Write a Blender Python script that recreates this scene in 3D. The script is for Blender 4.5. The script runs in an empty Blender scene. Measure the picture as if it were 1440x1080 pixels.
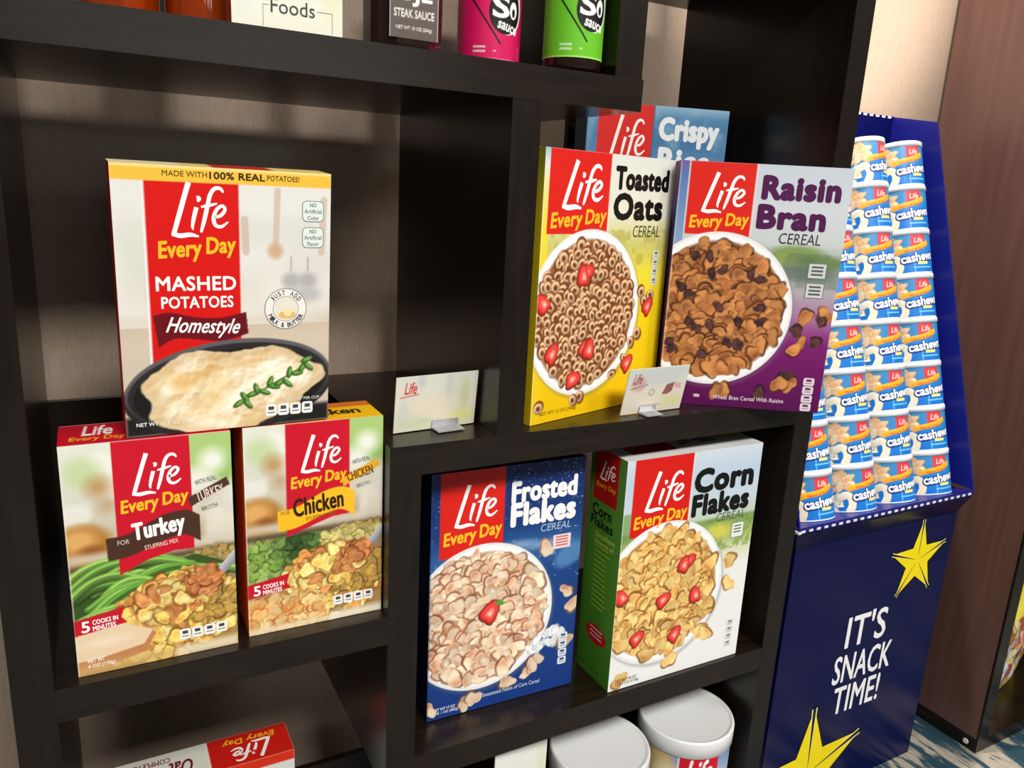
import bpy, math
import numpy as np
from mathutils import Vector, Matrix

# ------------------------------------------------------------------ camera, world, lights
SC = bpy.context.scene
COL = SC.collection
S = 0.85            # metres per survey unit
Z0 = 1.0989         # height of the camera above the carpet


def P(x, y, z):
    return Vector((x * S, y * S, z * S + Z0))


cam_d = bpy.data.cameras.new('camera')
cam = bpy.data.objects.new('camera', cam_d)
COL.objects.link(cam)
cam_d.sensor_fit = 'HORIZONTAL'
cam_d.sensor_width = 36.0
cam_d.lens = 36.0 * 1094.02 / 1440.0
cam_d.clip_start = 0.02
_r = ((0.87996492, -0.47219147, 0.0519323), (-0.07121843, -0.23922148, -0.96834964), (0.46966976, 0.84841517, -0.24413525))
_m = Matrix(((_r[0][0], -_r[1][0], -_r[2][0]), (_r[0][1], -_r[1][1], -_r[2][1]), (_r[0][2], -_r[1][2], -_r[2][2]))).to_4x4()
_m.translation = P(0, -0.8, 0)
cam.matrix_world = _m
SC.camera = cam

vs = SC.view_settings
vs.view_transform = 'Standard'
vs.look = 'None'
vs.exposure = 0.0
vs.gamma = 1.0
vs.use_curve_mapping = False

world = bpy.data.worlds.new('world')
SC.world = world
world.use_nodes = True
world.node_tree.nodes['Background'].inputs[0].default_value = (1.0, 0.96, 0.91, 1)
world.node_tree.nodes['Background'].inputs[1].default_value = 0.13


def area(name, loc, size, power, col, target=None, spread=180):
    d = bpy.data.lights.new(name, 'AREA')
    d.shape = 'RECTANGLE'
    d.size, d.size_y = size
    d.energy = power
    d.color = col
    d.spread = math.radians(spread)
    o = bpy.data.objects.new(name, d)
    COL.objects.link(o)
    o.location = loc
    if target is not None:
        o.rotation_euler = (Vector(target) - Vector(loc)).to_track_quat('-Z', 'Y').to_euler()
    return o


WARM = (1.0, 0.965, 0.92)
area('ceiling_panel_light', (0.35, -2.10, 2.66), (0.9, 0.6), 112, WARM)
area('ceiling_panel_light', (-1.5, -2.0, 2.66), (1.2, 0.6), 30, WARM)
area('ceiling_panel_light', (2.4, -1.9, 2.66), (1.2, 0.6), 50, WARM)
# unseen light panels added across the room to brighten the wallpaper and shelf fronts
for wx0, wx1, wz0, wz1 in ((-0.40, 0.38, 1.87, 2.5), (1.22, 1.62, 1.76, 2.5), (1.62, 2.0, 1.88, 2.5), (2.0, 2.35, 1.73, 2.5), (2.88, 3.95, 1.78, 2.5)):
    area('added_sheen_light', ((wx0 + wx1) / 2, -10.0, (wz0 + wz1) / 2), (wx1 - wx0, wz1 - wz0), 16 * (wx1 - wx0) * (wz1 - wz0), (0.98, 0.99, 0.92), ((wx0 + wx1) / 2, 0.0, (wz0 + wz1) / 2))


def spot(name, loc, tgt, power, ang, blend=0.4, size=0.03):
    d = bpy.data.lights.new(name, 'SPOT')
    d.energy = power
    d.color = (1.0, 0.9, 0.8)
    d.spot_size = math.radians(ang)
    d.spot_blend = blend
    d.shadow_soft_size = size
    o = bpy.data.objects.new(name, d)
    COL.objects.link(o)
    o.location = loc
    o.rotation_euler = (Vector(tgt) - Vector(loc)).to_track_quat('-Z', 'Y').to_euler()
    return o


spot('ceiling_downlight', P(1.10, 0.30, 1.84), P(1.30, 0.40, 0.2), 170, 60, 0.6, 0.04)
spot('added_wall_spot', P(0.95, -2.6, 1.82), P(1.40, 0.47, 0.58), 900, 17, 0.7, 0.05)  # extra lamp added to brighten the wall above the display


# ------------------------------------------------------------------ materials
def lin(c):
    c = np.asarray(c, float) / 255.0
    return np.where(c <= 0.04045, c / 12.92, ((c + 0.055) / 1.055) ** 2.4)


def mat(name, rgb=(200, 200, 200), rough=0.5, spec=0.5, metal=0.0, trans=0.0, coat=0.0):
    m = bpy.data.materials.new(name)
    m.use_nodes = True
    b = m.node_tree.nodes['Principled BSDF']
    b.inputs['Base Color'].default_value = (*lin(rgb), 1)
    b.inputs['Roughness'].default_value = rough
    b.inputs['Specular IOR Level'].default_value = spec
    b.inputs['Metallic'].default_value = metal
    b.inputs['Transmission Weight'].default_value = trans
    b.inputs['Coat Weight'].default_value = coat
    return m


def nodes(m):
    t = m.node_tree
    return t.nodes, t.links, t.nodes['Principled BSDF']


def mat_ink(name, rough=0.42, spec=0.35):
    m = mat(name, rough=rough, spec=spec)
    n, l, b = nodes(m)
    a = n.new('ShaderNodeAttribute')
    a.attribute_name = 'Col'
    l.new(a.outputs['Color'], b.inputs['Base Color'])
    return m


def mat_wood(name, c1, c2, rough=0.38, spec=0.5, sc=(6, 60, 60), bump=0.04):
    m = mat(name, c1, rough, spec)
    n, l, b = nodes(m)
    tc = n.new('ShaderNodeTexCoord')
    mp = n.new('ShaderNodeMapping')
    mp.inputs['Scale'].default_value = sc
    l.new(tc.outputs['Object'], mp.inputs['Vector'])
    nz = n.new('ShaderNodeTexNoise')
    nz.inputs['Scale'].default_value = 2.0
    nz.inputs['Detail'].default_value = 6
    l.new(mp.outputs[0], nz.inputs['Vector'])
    cr = n.new('ShaderNodeValToRGB')
    cr.color_ramp.elements[0].position = 0.35
    cr.color_ramp.elements[0].color = (*lin(c1), 1)
    cr.color_ramp.elements[1].position = 0.7
    cr.color_ramp.elements[1].color = (*lin(c2), 1)
    l.new(nz.outputs[0], cr.inputs[0])
    l.new(cr.outputs[0], b.inputs['Base Color'])
    bp = n.new('ShaderNodeBump')
    bp.inputs['Strength'].default_value = bump
    bp.inputs['Distance'].default_value = 0.001
    l.new(nz.outputs[0], bp.inputs['Height'])
    l.new(bp.outputs[0], b.inputs['Normal'])
    return m


def mat_wallpaper(name):
    m = mat(name, (205, 186, 160), 0.30, 0.3, coat=0.3)
    n, l, b = nodes(m)
    b.inputs['Coat Roughness'].default_value = 0.03
    tc = n.new('ShaderNodeTexCoord')
    mp = n.new('ShaderNodeMapping')
    mp.inputs['Scale'].default_value = (800, 1, 70)
    l.new(tc.outputs['Object'], mp.inputs['Vector'])
    nz = n.new('ShaderNodeTexNoise')
    nz.inputs['Scale'].default_value = 1.0
    nz.inputs['Detail'].default_value = 3
    l.new(mp.outputs[0], nz.inputs['Vector'])
    cr = n.new('ShaderNodeValToRGB')
    cr.color_ramp.elements[0].position = 0.3
    cr.color_ramp.elements[0].color = (*lin((160, 141, 124)), 1)
    cr.color_ramp.elements[1].position = 0.72
    cr.color_ramp.elements[1].color = (*lin((174, 155, 139)), 1)
    l.new(nz.outputs[0], cr.inputs[0])
    l.new(cr.outputs[0], b.inputs['Base Color'])
    bp = n.new('ShaderNodeBump')
    bp.inputs['Strength'].default_value = 0.10
    bp.inputs['Distance'].default_value = 0.0003
    l.new(nz.outputs[0], bp.inputs['Height'])
    l.new(bp.outputs[0], b.inputs['Normal'])
    return m


def mat_carpet(name):
    m = mat(name, (50, 80, 95), 0.95, 0.1)
    n, l, b = nodes(m)
    tc = n.new('ShaderNodeTexCoord')
    mp = n.new('ShaderNodeMapping')
    mp.inputs['Rotation'].default_value = (0, 0, math.radians(28))
    mp.inputs['Scale'].default_value = (24, 5.5, 1)
    l.new(tc.outputs['Object'], mp.inputs['Vector'])
    nz = n.new('ShaderNodeTexNoise')
    nz.inputs['Scale'].default_value = 1.0
    nz.inputs['Detail'].default_value = 5
    nz.inputs['Roughness'].default_value = 0.62
    nz.inputs['Distortion'].default_value = 0.6
    l.new(mp.outputs[0], nz.inputs['Vector'])
    cr = n.new('ShaderNodeValToRGB')
    e = cr.color_ramp.elements
    e[0].position = 0.0
    e[0].color = (*lin((34, 60, 74)), 1)
    e[1].position = 0.5
    e[1].color = (*lin((46, 74, 88)), 1)
    x = e.new(0.555)
    x.color = (*lin((168, 160, 146)), 1)
    x = e.new(0.66)
    x.color = (*lin((176, 168, 154)), 1)
    x = e.new(0.69)
    x.color = (*lin((60, 86, 98)), 1)
    l.new(nz.outputs[0], cr.inputs[0])
    l.new(cr.outputs[0], b.inputs['Base Color'])
    n2 = n.new('ShaderNodeTexNoise')
    n2.inputs['Scale'].default_value = 260
    l.new(tc.outputs['Object'], n2.inputs['Vector'])
    bp = n.new('ShaderNodeBump')
    bp.inputs['Strength'].default_value = 0.5
    bp.inputs['Distance'].default_value = 0.004
    l.new(n2.outputs[0], bp.inputs['Height'])
    l.new(bp.outputs[0], b.inputs['Normal'])
    return m


M_INK = mat_ink('printed_carton', 0.40, 0.30)
M_WOOD = mat_wood('espresso_wood', (23, 16, 10), (34, 25, 17), 0.26, 0.42)
M_WOODV = mat_wood('espresso_wood_upright', (20, 14, 9), (30, 22, 15), 0.26, 0.42, (60, 60, 6))
M_SIDE = mat_wood('brown_laminate', (92, 64, 57), (102, 73, 66), 0.30, 0.5, (30, 30, 2), 0.01)
M_WALL = mat_wallpaper('ribbed_wallpaper')
M_CARPET = mat_carpet('streaked_carpet')
M_CEIL = mat('ceiling_paint', (225, 220, 210), 0.9, 0.1)
M_NAVY = mat('navy_coated_board', (5, 9, 64), 0.24, 0.22)
M_BLUE = mat('blue_coated_board', (20, 23, 116), 0.35, 0.4)
M_KRAFT = mat('cut_board_edge', (225, 222, 225), 0.8, 0.1)
M_LID = mat('white_lid_plastic', (226, 227, 226), 0.35, 0.4)
M_STEEL = mat('brushed_clip', (200, 200, 205), 0.3, 0.5, 0.6)
M_AMBER = mat('amber_glass', (196, 74, 14), 0.06, 0.5, trans=0.65)
M_DARKGLASS = mat('dark_sauce_glass', (34, 20, 14), 0.08, 0.5)
M_BLACK = mat('black_plastic', (16, 14, 14), 0.3, 0.5)
M_CAP = mat('metal_screw_cap', (225, 225, 225), 0.35, 0.5, 0.3)


# ------------------------------------------------------------------ mesh helpers
class MB:
    """collects faces (optionally coloured) and links them as ONE mesh object"""

    def __init__(s):
        s.v, s.f, s.c, s.mi, s.sm = [], [], [], [], []
        s.n = 0
        s.big = []

    def add(s, verts, faces, col=(255, 255, 255), mi=0, smooth=False):
        o = s.n
        verts = [tuple(p) for p in verts]
        s.v += verts
        s.n += len(verts)
        c = tuple(lin(col))
        s.c += [c] * len(verts)
        for f in faces:
            s.f.append([i + o for i in f])
            s.mi.append(mi)
            s.sm.append(smooth)

    def box(s, a, b, col=(255, 255, 255), mi=0, skip=()):
        x0, y0, z0 = a
        x1, y1, z1 = b
        v = [(x0, y0, z0), (x1, y0, z0), (x1, y1, z0), (x0, y1, z0), (x0, y0, z1), (x1, y0, z1), (x1, y1, z1), (x0, y1, z1)]
        f = dict(bottom=(0, 3, 2, 1), top=(4, 5, 6, 7), front=(0, 1, 5, 4), right=(1, 2, 6, 5), back=(2, 3, 7, 6), left=(3, 0, 4, 7))
        for k, q in f.items():
            if k not in skip:
                s.add([v[i] for i in q], [(0, 1, 2, 3)], col, mi)

    def grid(s, pos, cols, mi=0, smooth=False, flip=False):
        """pos: (H,W,3) positions, cols: (H,W,3) sRGB 0..255"""
        s.big.append((np.asarray(pos, float), lin(np.clip(cols, 0, 255)), mi, smooth, flip))

    def lathe(s, prof, n=32, col=(255, 255, 255), mi=0, c=(0, 0), a0=0.0, a1=2 * math.pi, smooth=True):
        full = abs(a1 - a0 - 2 * math.pi) < 1e-6
        k = n if full else n + 1
        v, f = [], []
        for (r, z) in prof:
            for i in range(k):
                a = a0 + (a1 - a0) * i / n
                v.append((c[0] + r * math.cos(a), c[1] + r * math.sin(a), z))
        for j in range(len(prof) - 1):
            for i in range(n):
                i2 = (i + 1) % k
                f.append((j * k + i, j * k + i2, (j + 1) * k + i2, (j + 1) * k + i))
        s.add(v, f, col, mi, smooth)

    def build(s, name, mats, parent=None, bevel=0.0):
        if not isinstance(mats, (list, tuple)):
            mats = [mats]
        V = [np.array(s.v, float).reshape(-1, 3)]
        C = [np.array(s.c, float).reshape(-1, 3)]
        loops = [np.array([i for f in s.f for i in f], np.int32)]
        tot = [np.array([len(f) for f in s.f], np.int32)]
        mi = [np.array(s.mi, np.int32)]
        sm = [np.array(s.sm, bool)]
        off = s.n
        for pos, cols, m_, smooth, flip in s.big:
            H, W = pos.shape[:2]
            idx = np.arange(H * W).reshape(H, W) + off
            q = np.stack([idx[:-1, :-1], idx[:-1, 1:], idx[1:, 1:], idx[1:, :-1]], -1).reshape(-1, 4)
            if flip:
                q = q[:, ::-1]
            V.append(pos.reshape(-1, 3))
            C.append(cols.reshape(-1, 3))
            loops.append(q.reshape(-1).astype(np.int32))
            tot.append(np.full(len(q), 4, np.int32))
            mi.append(np.full(len(q), m_, np.int32))
            sm.append(np.full(len(q), smooth, bool))
            off += H * W
        V = np.concatenate(V)
        C = np.concatenate(C)
        loops = np.concatenate(loops)
        tot = np.concatenate(tot)
        me = bpy.data.meshes.new(name)
        me.vertices.add(len(V))
        me.vertices.foreach_set('co', V.astype(np.float32).ravel())
        me.loops.add(len(loops))
        me.loops.foreach_set('vertex_index', loops)
        me.polygons.add(len(tot))
        st = np.concatenate([[0], np.cumsum(tot)[:-1]]).astype(np.int32)
        me.polygons.foreach_set('loop_start', st)
        me.polygons.foreach_set('material_index', np.concatenate(mi))
        me.polygons.foreach_set('use_smooth', np.concatenate(sm))
        at = me.color_attributes.new('Col', 'FLOAT_COLOR', 'POINT')
        at.data.foreach_set('color', np.concatenate([C, np.ones((len(C), 1))], 1).astype(np.float32).ravel())
        me.update(calc_edges=True)
        me.validate()
        for m_ in mats:
            me.materials.append(m_)
        o = bpy.data.objects.new(name, me)
        COL.objects.link(o)
        if parent is not None:
            o.parent = parent
        if bevel:
            md = o.modifiers.new('bevel', 'BEVEL')
            md.width = bevel
            md.segments = 2
            md.limit_method = 'ANGLE'
        return o


def tag(o, label, cat, group=None):
    o['label'] = label
    o['category'] = cat
    if group:
        o['group'] = group
    return o


def thing(name, label, cat, loc, yaw=0.0, lean=0.0, group=None):
    o = bpy.data.objects.new(name, None)
    o.empty_display_size = 0.05
    COL.objects.link(o)
    o.location = loc
    o.rotation_euler = (-lean, 0, yaw)
    return tag(o, label, cat, group)


def struct(o):
    o['kind'] = 'structure'
    return o


def copy_tree(o, parent=None):
    c = o.copy()
    COL.objects.link(c)
    c.parent = parent
    for ch in [k for k in bpy.data.objects if k.parent == o]:
        copy_tree(ch, c)
    return c


# ------------------------------------------------------------------ lettering
_tc = {}


def text_mesh(s, bold=0.0, shear=0.0, space=0.0):
    key = (s, bold, shear, space)
    if key not in _tc:
        cu = bpy.data.curves.new('t', 'FONT')
        cu.body = s
        cu.size = 1.0
        cu.offset = bold
        cu.shear = shear
        cu.resolution_u = 3
        cu.space_character = 1.0 + space
        o = bpy.data.objects.new('t', cu)
        COL.objects.link(o)
        dg = bpy.context.evaluated_depsgraph_get()
        me = bpy.data.meshes.new_from_object(o.evaluated_get(dg))
        me.calc_loop_triangles()
        v = np.array([p.co[:2] for p in me.vertices]).reshape(-1, 2)
        t = np.array([list(x.vertices) for x in me.loop_triangles], int).reshape(-1, 3)
        bpy.data.objects.remove(o)
        bpy.data.curves.remove(cu)
        bpy.data.meshes.remove(me)
        mn, mx = v.min(0), v.max(0)
        _tc[key] = ((v - mn) / np.maximum(mx - mn, 1e-6), t)
    return _tc[key]


def spline(pts, n=10):
    p = np.array(pts, float)
    p = np.vstack([2 * p[0] - p[1], p, 2 * p[-1] - p[-2]])
    out = []
    for i in range(1, len(p) - 2):
        for t in np.linspace(0, 1, n, endpoint=False):
            a, b, c, d = p[i - 1], p[i], p[i + 1], p[i + 2]
            out.append(0.5 * (2 * b + (c - a) * t + (2 * a - 5 * b + 4 * c - d) * t ** 2 + (3 * b - a - 3 * c + d) * t ** 3))
    out.append(p[-2])
    return np.array(out)


# strokes (x, y, half width) of the brushed "Life" word in a unit box
LIFE = [
    [(0.36, 1.0, .055), (0.30, 0.80, .05), (0.20, 0.45, .05), (0.10, 0.10, .045), (0.075, 0.03, .03)],
    [(0.06, 0.07, .04), (0.20, 0.04, .05), (0.36, 0.06, .045), (0.50, 0.03, .02)],
    [(0.475, 0.56, .045), (0.43, 0.38, .042), (0.40, 0.22, .03), (0.41, 0.15, .015)],
    [(0.485, 0.76, .015), (0.52, 0.72, .045), (0.50, 0.66, .02)],
    [(0.93, 0.84, .02), (0.88, 0.91, .035), (0.79, 0.91, .04), (0.71, 0.80, .042), (0.66, 0.60, .044), (0.60, 0.34, .042), (0.55, 0.15, .03), (0.54, 0.10, .015)],
    [(0.55, 0.57, .02), (0.68, 0.60, .035), (0.82, 0.64, .018)],
    [(0.76, 0.39, .03), (0.87, 0.42, .036), (0.95, 0.53, .036), (0.90, 0.60, .034), (0.81, 0.53, .038), (0.755, 0.38, .042), (0.78, 0.25, .04), (0.88, 0.22, .035), (1.0, 0.31, .015)],
]


class Print:
    """flat lettering in the (u, v) plane of one carton face; every piece sits a hair above the last"""

    def __init__(s, to3d):
        s.m = MB()
        s.to3d = to3d
        s.z = 0.00025

    def poly(s, pts, tris, col):
        s.z += 0.000012
        s.m.add([s.to3d(p[0], p[1], s.z) for p in pts], [tuple(t) for t in tris], col)

    def text(s, t, x0, y0, x1, y1, col, bold=0.0, shear=0.0, rot=0.0):
        v, tr = text_mesh(t, 0.0, shear, round(bold * 1.6, 3))
        k = (1.3 if bold >= .038 else 1.0) * bold * (y1 - y0)      # heavier weight: the glyphs drawn again around themselves
        p = np.stack([x0 + k + v[:, 0] * (x1 - x0 - 2 * k), y0 + k + v[:, 1] * (y1 - y0 - 2 * k)], 1)
        if rot:
            c = np.array([(x0 + x1) / 2, (y0 + y1) / 2])
            R = np.array([[math.cos(rot), -math.sin(rot)], [math.sin(rot), math.cos(rot)]])
            p = (p - c) @ R.T + c
        if k == 0:
            s.poly(p, tr, col)
        else:
            for i in range(8):
                a = i * math.pi / 4
                s.poly(p + k * np.array([math.cos(a), math.sin(a)]), tr, col)
                s.z -= 0.000010
            s.poly(p, tr, col)

    def stroke(s, pts, col, n=8):
        q = spline(pts, n)
        d = np.gradient(q[:, :2], axis=0)
        d /= np.maximum(np.linalg.norm(d, axis=1)[:, None], 1e-9)
        nr = np.stack([-d[:, 1], d[:, 0]], 1) * q[:, 2:3]
        a, b = q[:, :2] + nr, q[:, :2] - nr
        k = len(q)
        s.poly(np.vstack([a, b]), [(k + i, k + i + 1, i + 1, i) for i in range(k - 1)], col)

    def life(s, x0, y0, x1, y1, col=(255, 250, 248)):
        w, h = x1 - x0, y1 - y0
        for st in LIFE:
            s.stroke([(x0 + a * w, y0 + b * h, r * w * 0.82) for a, b, r in st], col)

    def brand(s, x0, y0, x1, y1, gap=0.30, sub=(252, 190, 40)):
        """the Life / Every Day lock-up in the box x0..x1, y0..y1"""
        h = y1 - y0
        w = x1 - x0
        s.life(x0 + 0.14 * w, y0 + gap * h, x0 + 0.90 * w, y1)
        a = h * 0.26
        s.text('Every', x0, y0 - 0.02 * h, x0 + 0.56 * w, y0 + a * 1.05, sub, 0.03, 0.15, 0.07)
        s.text('Day', x0 + 0.60 * w, y0 + 0.035 * h, x1, y0 + a * 1.25, sub, 0.03, 0.15, 0.07)

    def rect(s, x0, y0, x1, y1, col, r=0.0):
        if r <= 0:
            s.poly([(x0, y0), (x1, y0), (x1, y1), (x0, y1)], [(0, 1, 2, 3)], col)
        else:
            p = []
            for cx, cy, a in ((x1 - r, y1 - r, 0), (x0 + r, y1 - r, 90), (x0 + r, y0 + r, 180), (x1 - r, y0 + r, 270)):
                for i in range(5):
                    t = math.radians(a + 22.5 * i)
                    p.append((cx + r * math.cos(t), cy + r * math.sin(t)))
            s.poly(p, [tuple(range(len(p)))], col)

    def facts(s, parent, x, y, w, h, n=4, vert=False, dark=(70, 70, 70), fill=(244, 244, 240)):
        """row (or column) of small rounded nutrition tabs, each a part"""
        for i in range(n):
            if vert:
                a, b = x, y - i * h * 1.08
            else:
                a, b = x + i * w * 1.1, y
            q = Print(s.to3d)
            q.rect(a, b, a + w, b + h, fill, min(w, h) * 0.22)
            q.rect(a + w * .25, b + h * .52, a + w * .75, b + h * .82, dark)
            q.rect(a + w * .18, b + h * .26, a + w * .82, b + h * .34, dark)
            q.build('nutrition_tab', parent)

    def build(s, name, parent):
        return s.m.build(name, M_INK, parent)


# ------------------------------------------------------------------ printed pictures
class Cv:
    """small painter for the pictures printed on the packaging (sRGB, v up)"""

    def __init__(s, w, h, res=0.0008, col=(255, 255, 255), seed=1):
        s.w, s.h = w, h
        s.W, s.H = max(2, int(round(w / res)) + 1), max(2, int(round(h / res)) + 1)
        s.res = w / (s.W - 1)
        s.a = np.empty((s.H, s.W, 3))
        s.a[:] = col
        s.X, s.Y = np.meshgrid(np.linspace(0, w, s.W), np.linspace(0, h, s.H))
        s.r = np.random.RandomState(seed)

    def win(s, x0, y0, x1, y1):
        k = (s.W - 1) / s.w
        i0, i1 = max(0, int(x0 * k) - 2), min(s.W, int(x1 * k) + 4)
        j0, j1 = max(0, int(y0 * k) - 2), min(s.H, int(y1 * k) + 4)
        return (slice(j0, max(j0, j1)), slice(i0, max(i0, i1)))

    def put(s, sl, m, c):
        m = np.clip(m, 0, 1)[..., None]
        s.a[sl] = s.a[sl] * (1 - m) + np.asarray(c, float) * m

    def edge(s, d):
        return np.clip(0.5 - d / s.res, 0, 1)

    def rect(s, x0, y0, x1, y1, c, soft=0.0, al=1.0):
        X, Y = s.X, s.Y
        d = np.maximum(np.maximum(x0 - X, X - x1), np.maximum(y0 - Y, Y - y1))
        s.put((slice(None), slice(None)), al * np.clip(0.5 - d / max(s.res, soft), 0, 1), c)

    def vgrad(s, stops, x0=0, x1=9, al=1.0):
        """stops: (fraction from the top, colour)"""
        f = 1 - s.Y / s.h
        ks = [k for k, _ in stops]
        c = np.stack([np.interp(f, ks, [q[i] for _, q in stops]) for i in range(3)], -1)
        m = ((s.X >= x0) & (s.X <= x1)) * al
        s.put((slice(None), slice(None)), m, c)

    def noise(s, scale, oct=3, seed=0):
        r = np.random.RandomState(seed + 77)
        out = np.zeros_like(s.X)
        amp, tot = 1.0, 0
        for o in range(oct):
            g = r.rand(48, 48)
            u, v = s.X / scale * 2 ** o, s.Y / scale * 2 ** o
            i, j = np.floor(u).astype(int), np.floor(v).astype(int)
            fu, fv = u - i, v - j
            fu, fv = fu * fu * (3 - 2 * fu), fv * fv * (3 - 2 * fv)
            q = lambda a, b: g[(j + b) % 48, (i + a) % 48]
            out += amp * ((q(0, 0) * (1 - fu) + q(1, 0) * fu) * (1 - fv) + (q(0, 1) * (1 - fu) + q(1, 1) * fu) * fv)
            tot += amp
            amp *= 0.5
        return out / tot

    def ell(s, cx, cy, rx, ry, c, rot=0.0, soft=0.0, al=1.0):
        R = max(rx, ry) + soft
        sl = s.win(cx - R, cy - R, cx + R, cy + R)
        X, Y = s.X[sl] - cx, s.Y[sl] - cy
        ca, sa = math.cos(rot), math.sin(rot)
        x, y = (X * ca + Y * sa) / rx, (-X * sa + Y * ca) / ry
        d = (np.sqrt(x * x + y * y) - 1) * min(rx, ry)
        s.put(sl, al * np.clip(0.5 - d / max(s.res, soft), 0, 1), c)

    def line(s, pts, w, c, c2=None, al=1.0):
        q = np.array(pts, float)
        x0, y0 = q.min(0) - w
        x1, y1 = q.max(0) + w
        sl = s.win(x0, y0, x1, y1)
        X, Y = s.X[sl], s.Y[sl]
        best = np.full(X.shape, 1e9)
        side = np.zeros(X.shape)
        for a, b in zip(q[:-1], q[1:]):
            ab = b - a
            t = np.clip(((X - a[0]) * ab[0] + (Y - a[1]) * ab[1]) / max(ab @ ab, 1e-12), 0, 1)
            dx, dy = X - a[0] - t * ab[0], Y - a[1] - t * ab[1]
            d = np.hypot(dx, dy)
            k = d < best
            best = np.where(k, d, best)
            side = np.where(k, dy - dx * 0.3, side)
        m = np.clip(0.5 - (best - w / 2) / s.res, 0, 1) * al
        if c2 is not None:
            t = np.clip(side / (w / 2) * 0.5 + 0.5, 0, 1)[..., None]
            c = np.asarray(c2, float) * (1 - t) + np.asarray(c, float) * t
        s.put(sl, m, c)

    def poly(s, pts, c, al=1.0):
        q = np.array(pts, float)
        sl = s.win(*q.min(0), *q.max(0))
        acc = 0
        for ox, oy in ((-.25, -.25), (.25, -.25), (-.25, .25), (.25, .25)):
            X, Y = s.X[sl] + ox * s.res, s.Y[sl] + oy * s.res
            ins = np.zeros(X.shape, bool)
            for (xa, ya), (xb, yb) in zip(q, np.roll(q, -1, 0)):
                if ya == yb:
                    continue
                k = ((ya > Y) != (yb > Y)) & (X < (xb - xa) * (Y - ya) / (yb - ya) + xa)
                ins ^= k
            acc = acc + ins
        s.put(sl, al * acc / 4.0, c)

    def text(s, t, x0, y0, x1, y1, c, bold=0.0, shear=0.0, rot=0.0):
        v, tr = text_mesh(t, min(bold, .03), shear)
        p = np.stack([x0 + v[:, 0] * (x1 - x0), y0 + v[:, 1] * (y1 - y0)], 1)
        if rot:
            k = np.array([(x0 + x1) / 2, (y0 + y1) / 2])
            R = np.array([[math.cos(rot), -math.sin(rot)], [math.sin(rot), math.cos(rot)]])
            p = (p - k) @ R.T + k
        sl = s.win(*p.min(0), *p.max(0))
        acc = np.zeros(s.X[sl].shape)
        for ox, oy in ((-.25, -.25), (.25, -.25), (-.25, .25), (.25, .25)):
            X, Y = s.X[sl] + ox * s.res, s.Y[sl] + oy * s.res
            ins = np.zeros(X.shape, bool)
            for a, b, d in p[tr]:
                e = lambda u, w_: (w_[0] - u[0]) * (Y - u[1]) - (w_[1] - u[1]) * (X - u[0])
                e1, e2, e3 = e(a, b), e(b, d), e(d, a)
                ins |= ((e1 >= 0) & (e2 >= 0) & (e3 >= 0)) | ((e1 <= 0) & (e2 <= 0) & (e3 <= 0))
            acc += ins
        s.put(sl, acc / 4.0, c)

    def flake(s, cx, cy, r, pal, squash=None, rim=0.75):
        R = s.r
        a = R.rand() * 6.28
        q = squash if squash else 0.55 + 0.45 * R.rand()
        ph = R.rand(3) * 6.28
        sl = s.win(cx - 1.6 * r, cy - 1.6 * r, cx + 1.6 * r, cy + 1.6 * r)
        X, Y = s.X[sl] - cx, s.Y[sl] - cy
        if X.size == 0:
            return
        ca, sa = math.cos(a), math.sin(a)
        x, y = X * ca + Y * sa, (-X * sa + Y * ca) / q
        th = np.arctan2(y, x)
        rr = r * (1 + .16 * np.sin(2 * th + ph[0]) + .12 * np.sin(3 * th + ph[1]) + .07 * np.sin(5 * th + ph[2]))
        d = np.hypot(x, y) - rr
        light, mid, dark = (np.asarray(q, float) for q in pal)
        # printed contact shadow of the photographed flake, then the cupped flake itself
        s.put(sl, 0.8 * np.clip(0.5 - (np.hypot(x + .14 * r, y + .22 * r) - rr * 1.08) / (2.5 * s.res), 0, 1), dark * (.75 + .5 * R.rand()))
        t = np.clip(np.hypot(x, y) / rr, 0, 1.2)
        b = ph[2]
        g = (x * math.cos(b) + y * math.sin(b)) / rr
        cup = np.clip(.5 + .75 * g + .25 * np.sin(2.2 * x / r + ph[1]), 0, 1)[..., None]
        k = .35 + .65 * R.rand()
        c = light * (1 - cup * k) + mid * cup * k
        w = np.clip((t - rim) / (1.0 - rim), 0, 1)[..., None]
        c = c + w * np.where(g[..., None] > .1, 26.0, -34.0)
        deep = np.clip((g - .25) * (1 - t) * 3.2, 0, .7)[..., None] * R.rand()
        c = (c * (1 - deep) + dark * deep) * (.90 + .20 * R.rand())
        s.put(sl, np.clip(0.5 - d / s.res, 0, 1), np.clip(c, 0, 255))

    def ring(s, cx, cy, r):
        R = s.r
        a = R.rand() * 6.28
        q = 0.6 + 0.4 * R.rand()
        ca, sa = math.cos(a), math.sin(a)
        sl = s.win(cx - 1.5 * r, cy - 1.5 * r, cx + 1.5 * r, cy + 1.5 * r)
        X, Y = s.X[sl] - cx, s.Y[sl] - cy
        if X.size == 0:
            return
        x, y = X * ca + Y * sa, (-X * sa + Y * ca) / q
        d = np.hypot(x, y) / r
        s.put(sl, 0.85 * np.clip((1.2 - np.hypot(x + .16 * r, y + .3 * r) / r) * 5, 0, 1), (112, 58, 30))
        sh = np.clip(0.5 + 0.5 * (Y - X * .4) / r, 0, 1)[..., None]
        prof = np.clip(1 - np.abs(d - .68) / .34, 0, 1)[..., None]
        c = np.array((178, 112, 66.)) * (1 - prof) + np.array((248, 222, 182.)) * prof
        c = c * (0.72 + 0.36 * sh)
        s.put(sl, np.clip((1 - d) * r / s.res + .5, 0, 1), np.clip(c, 0, 255))
        s.put(sl, np.clip((.36 - d) * r / s.res + .5, 0, 1), (110, 62, 34))

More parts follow.
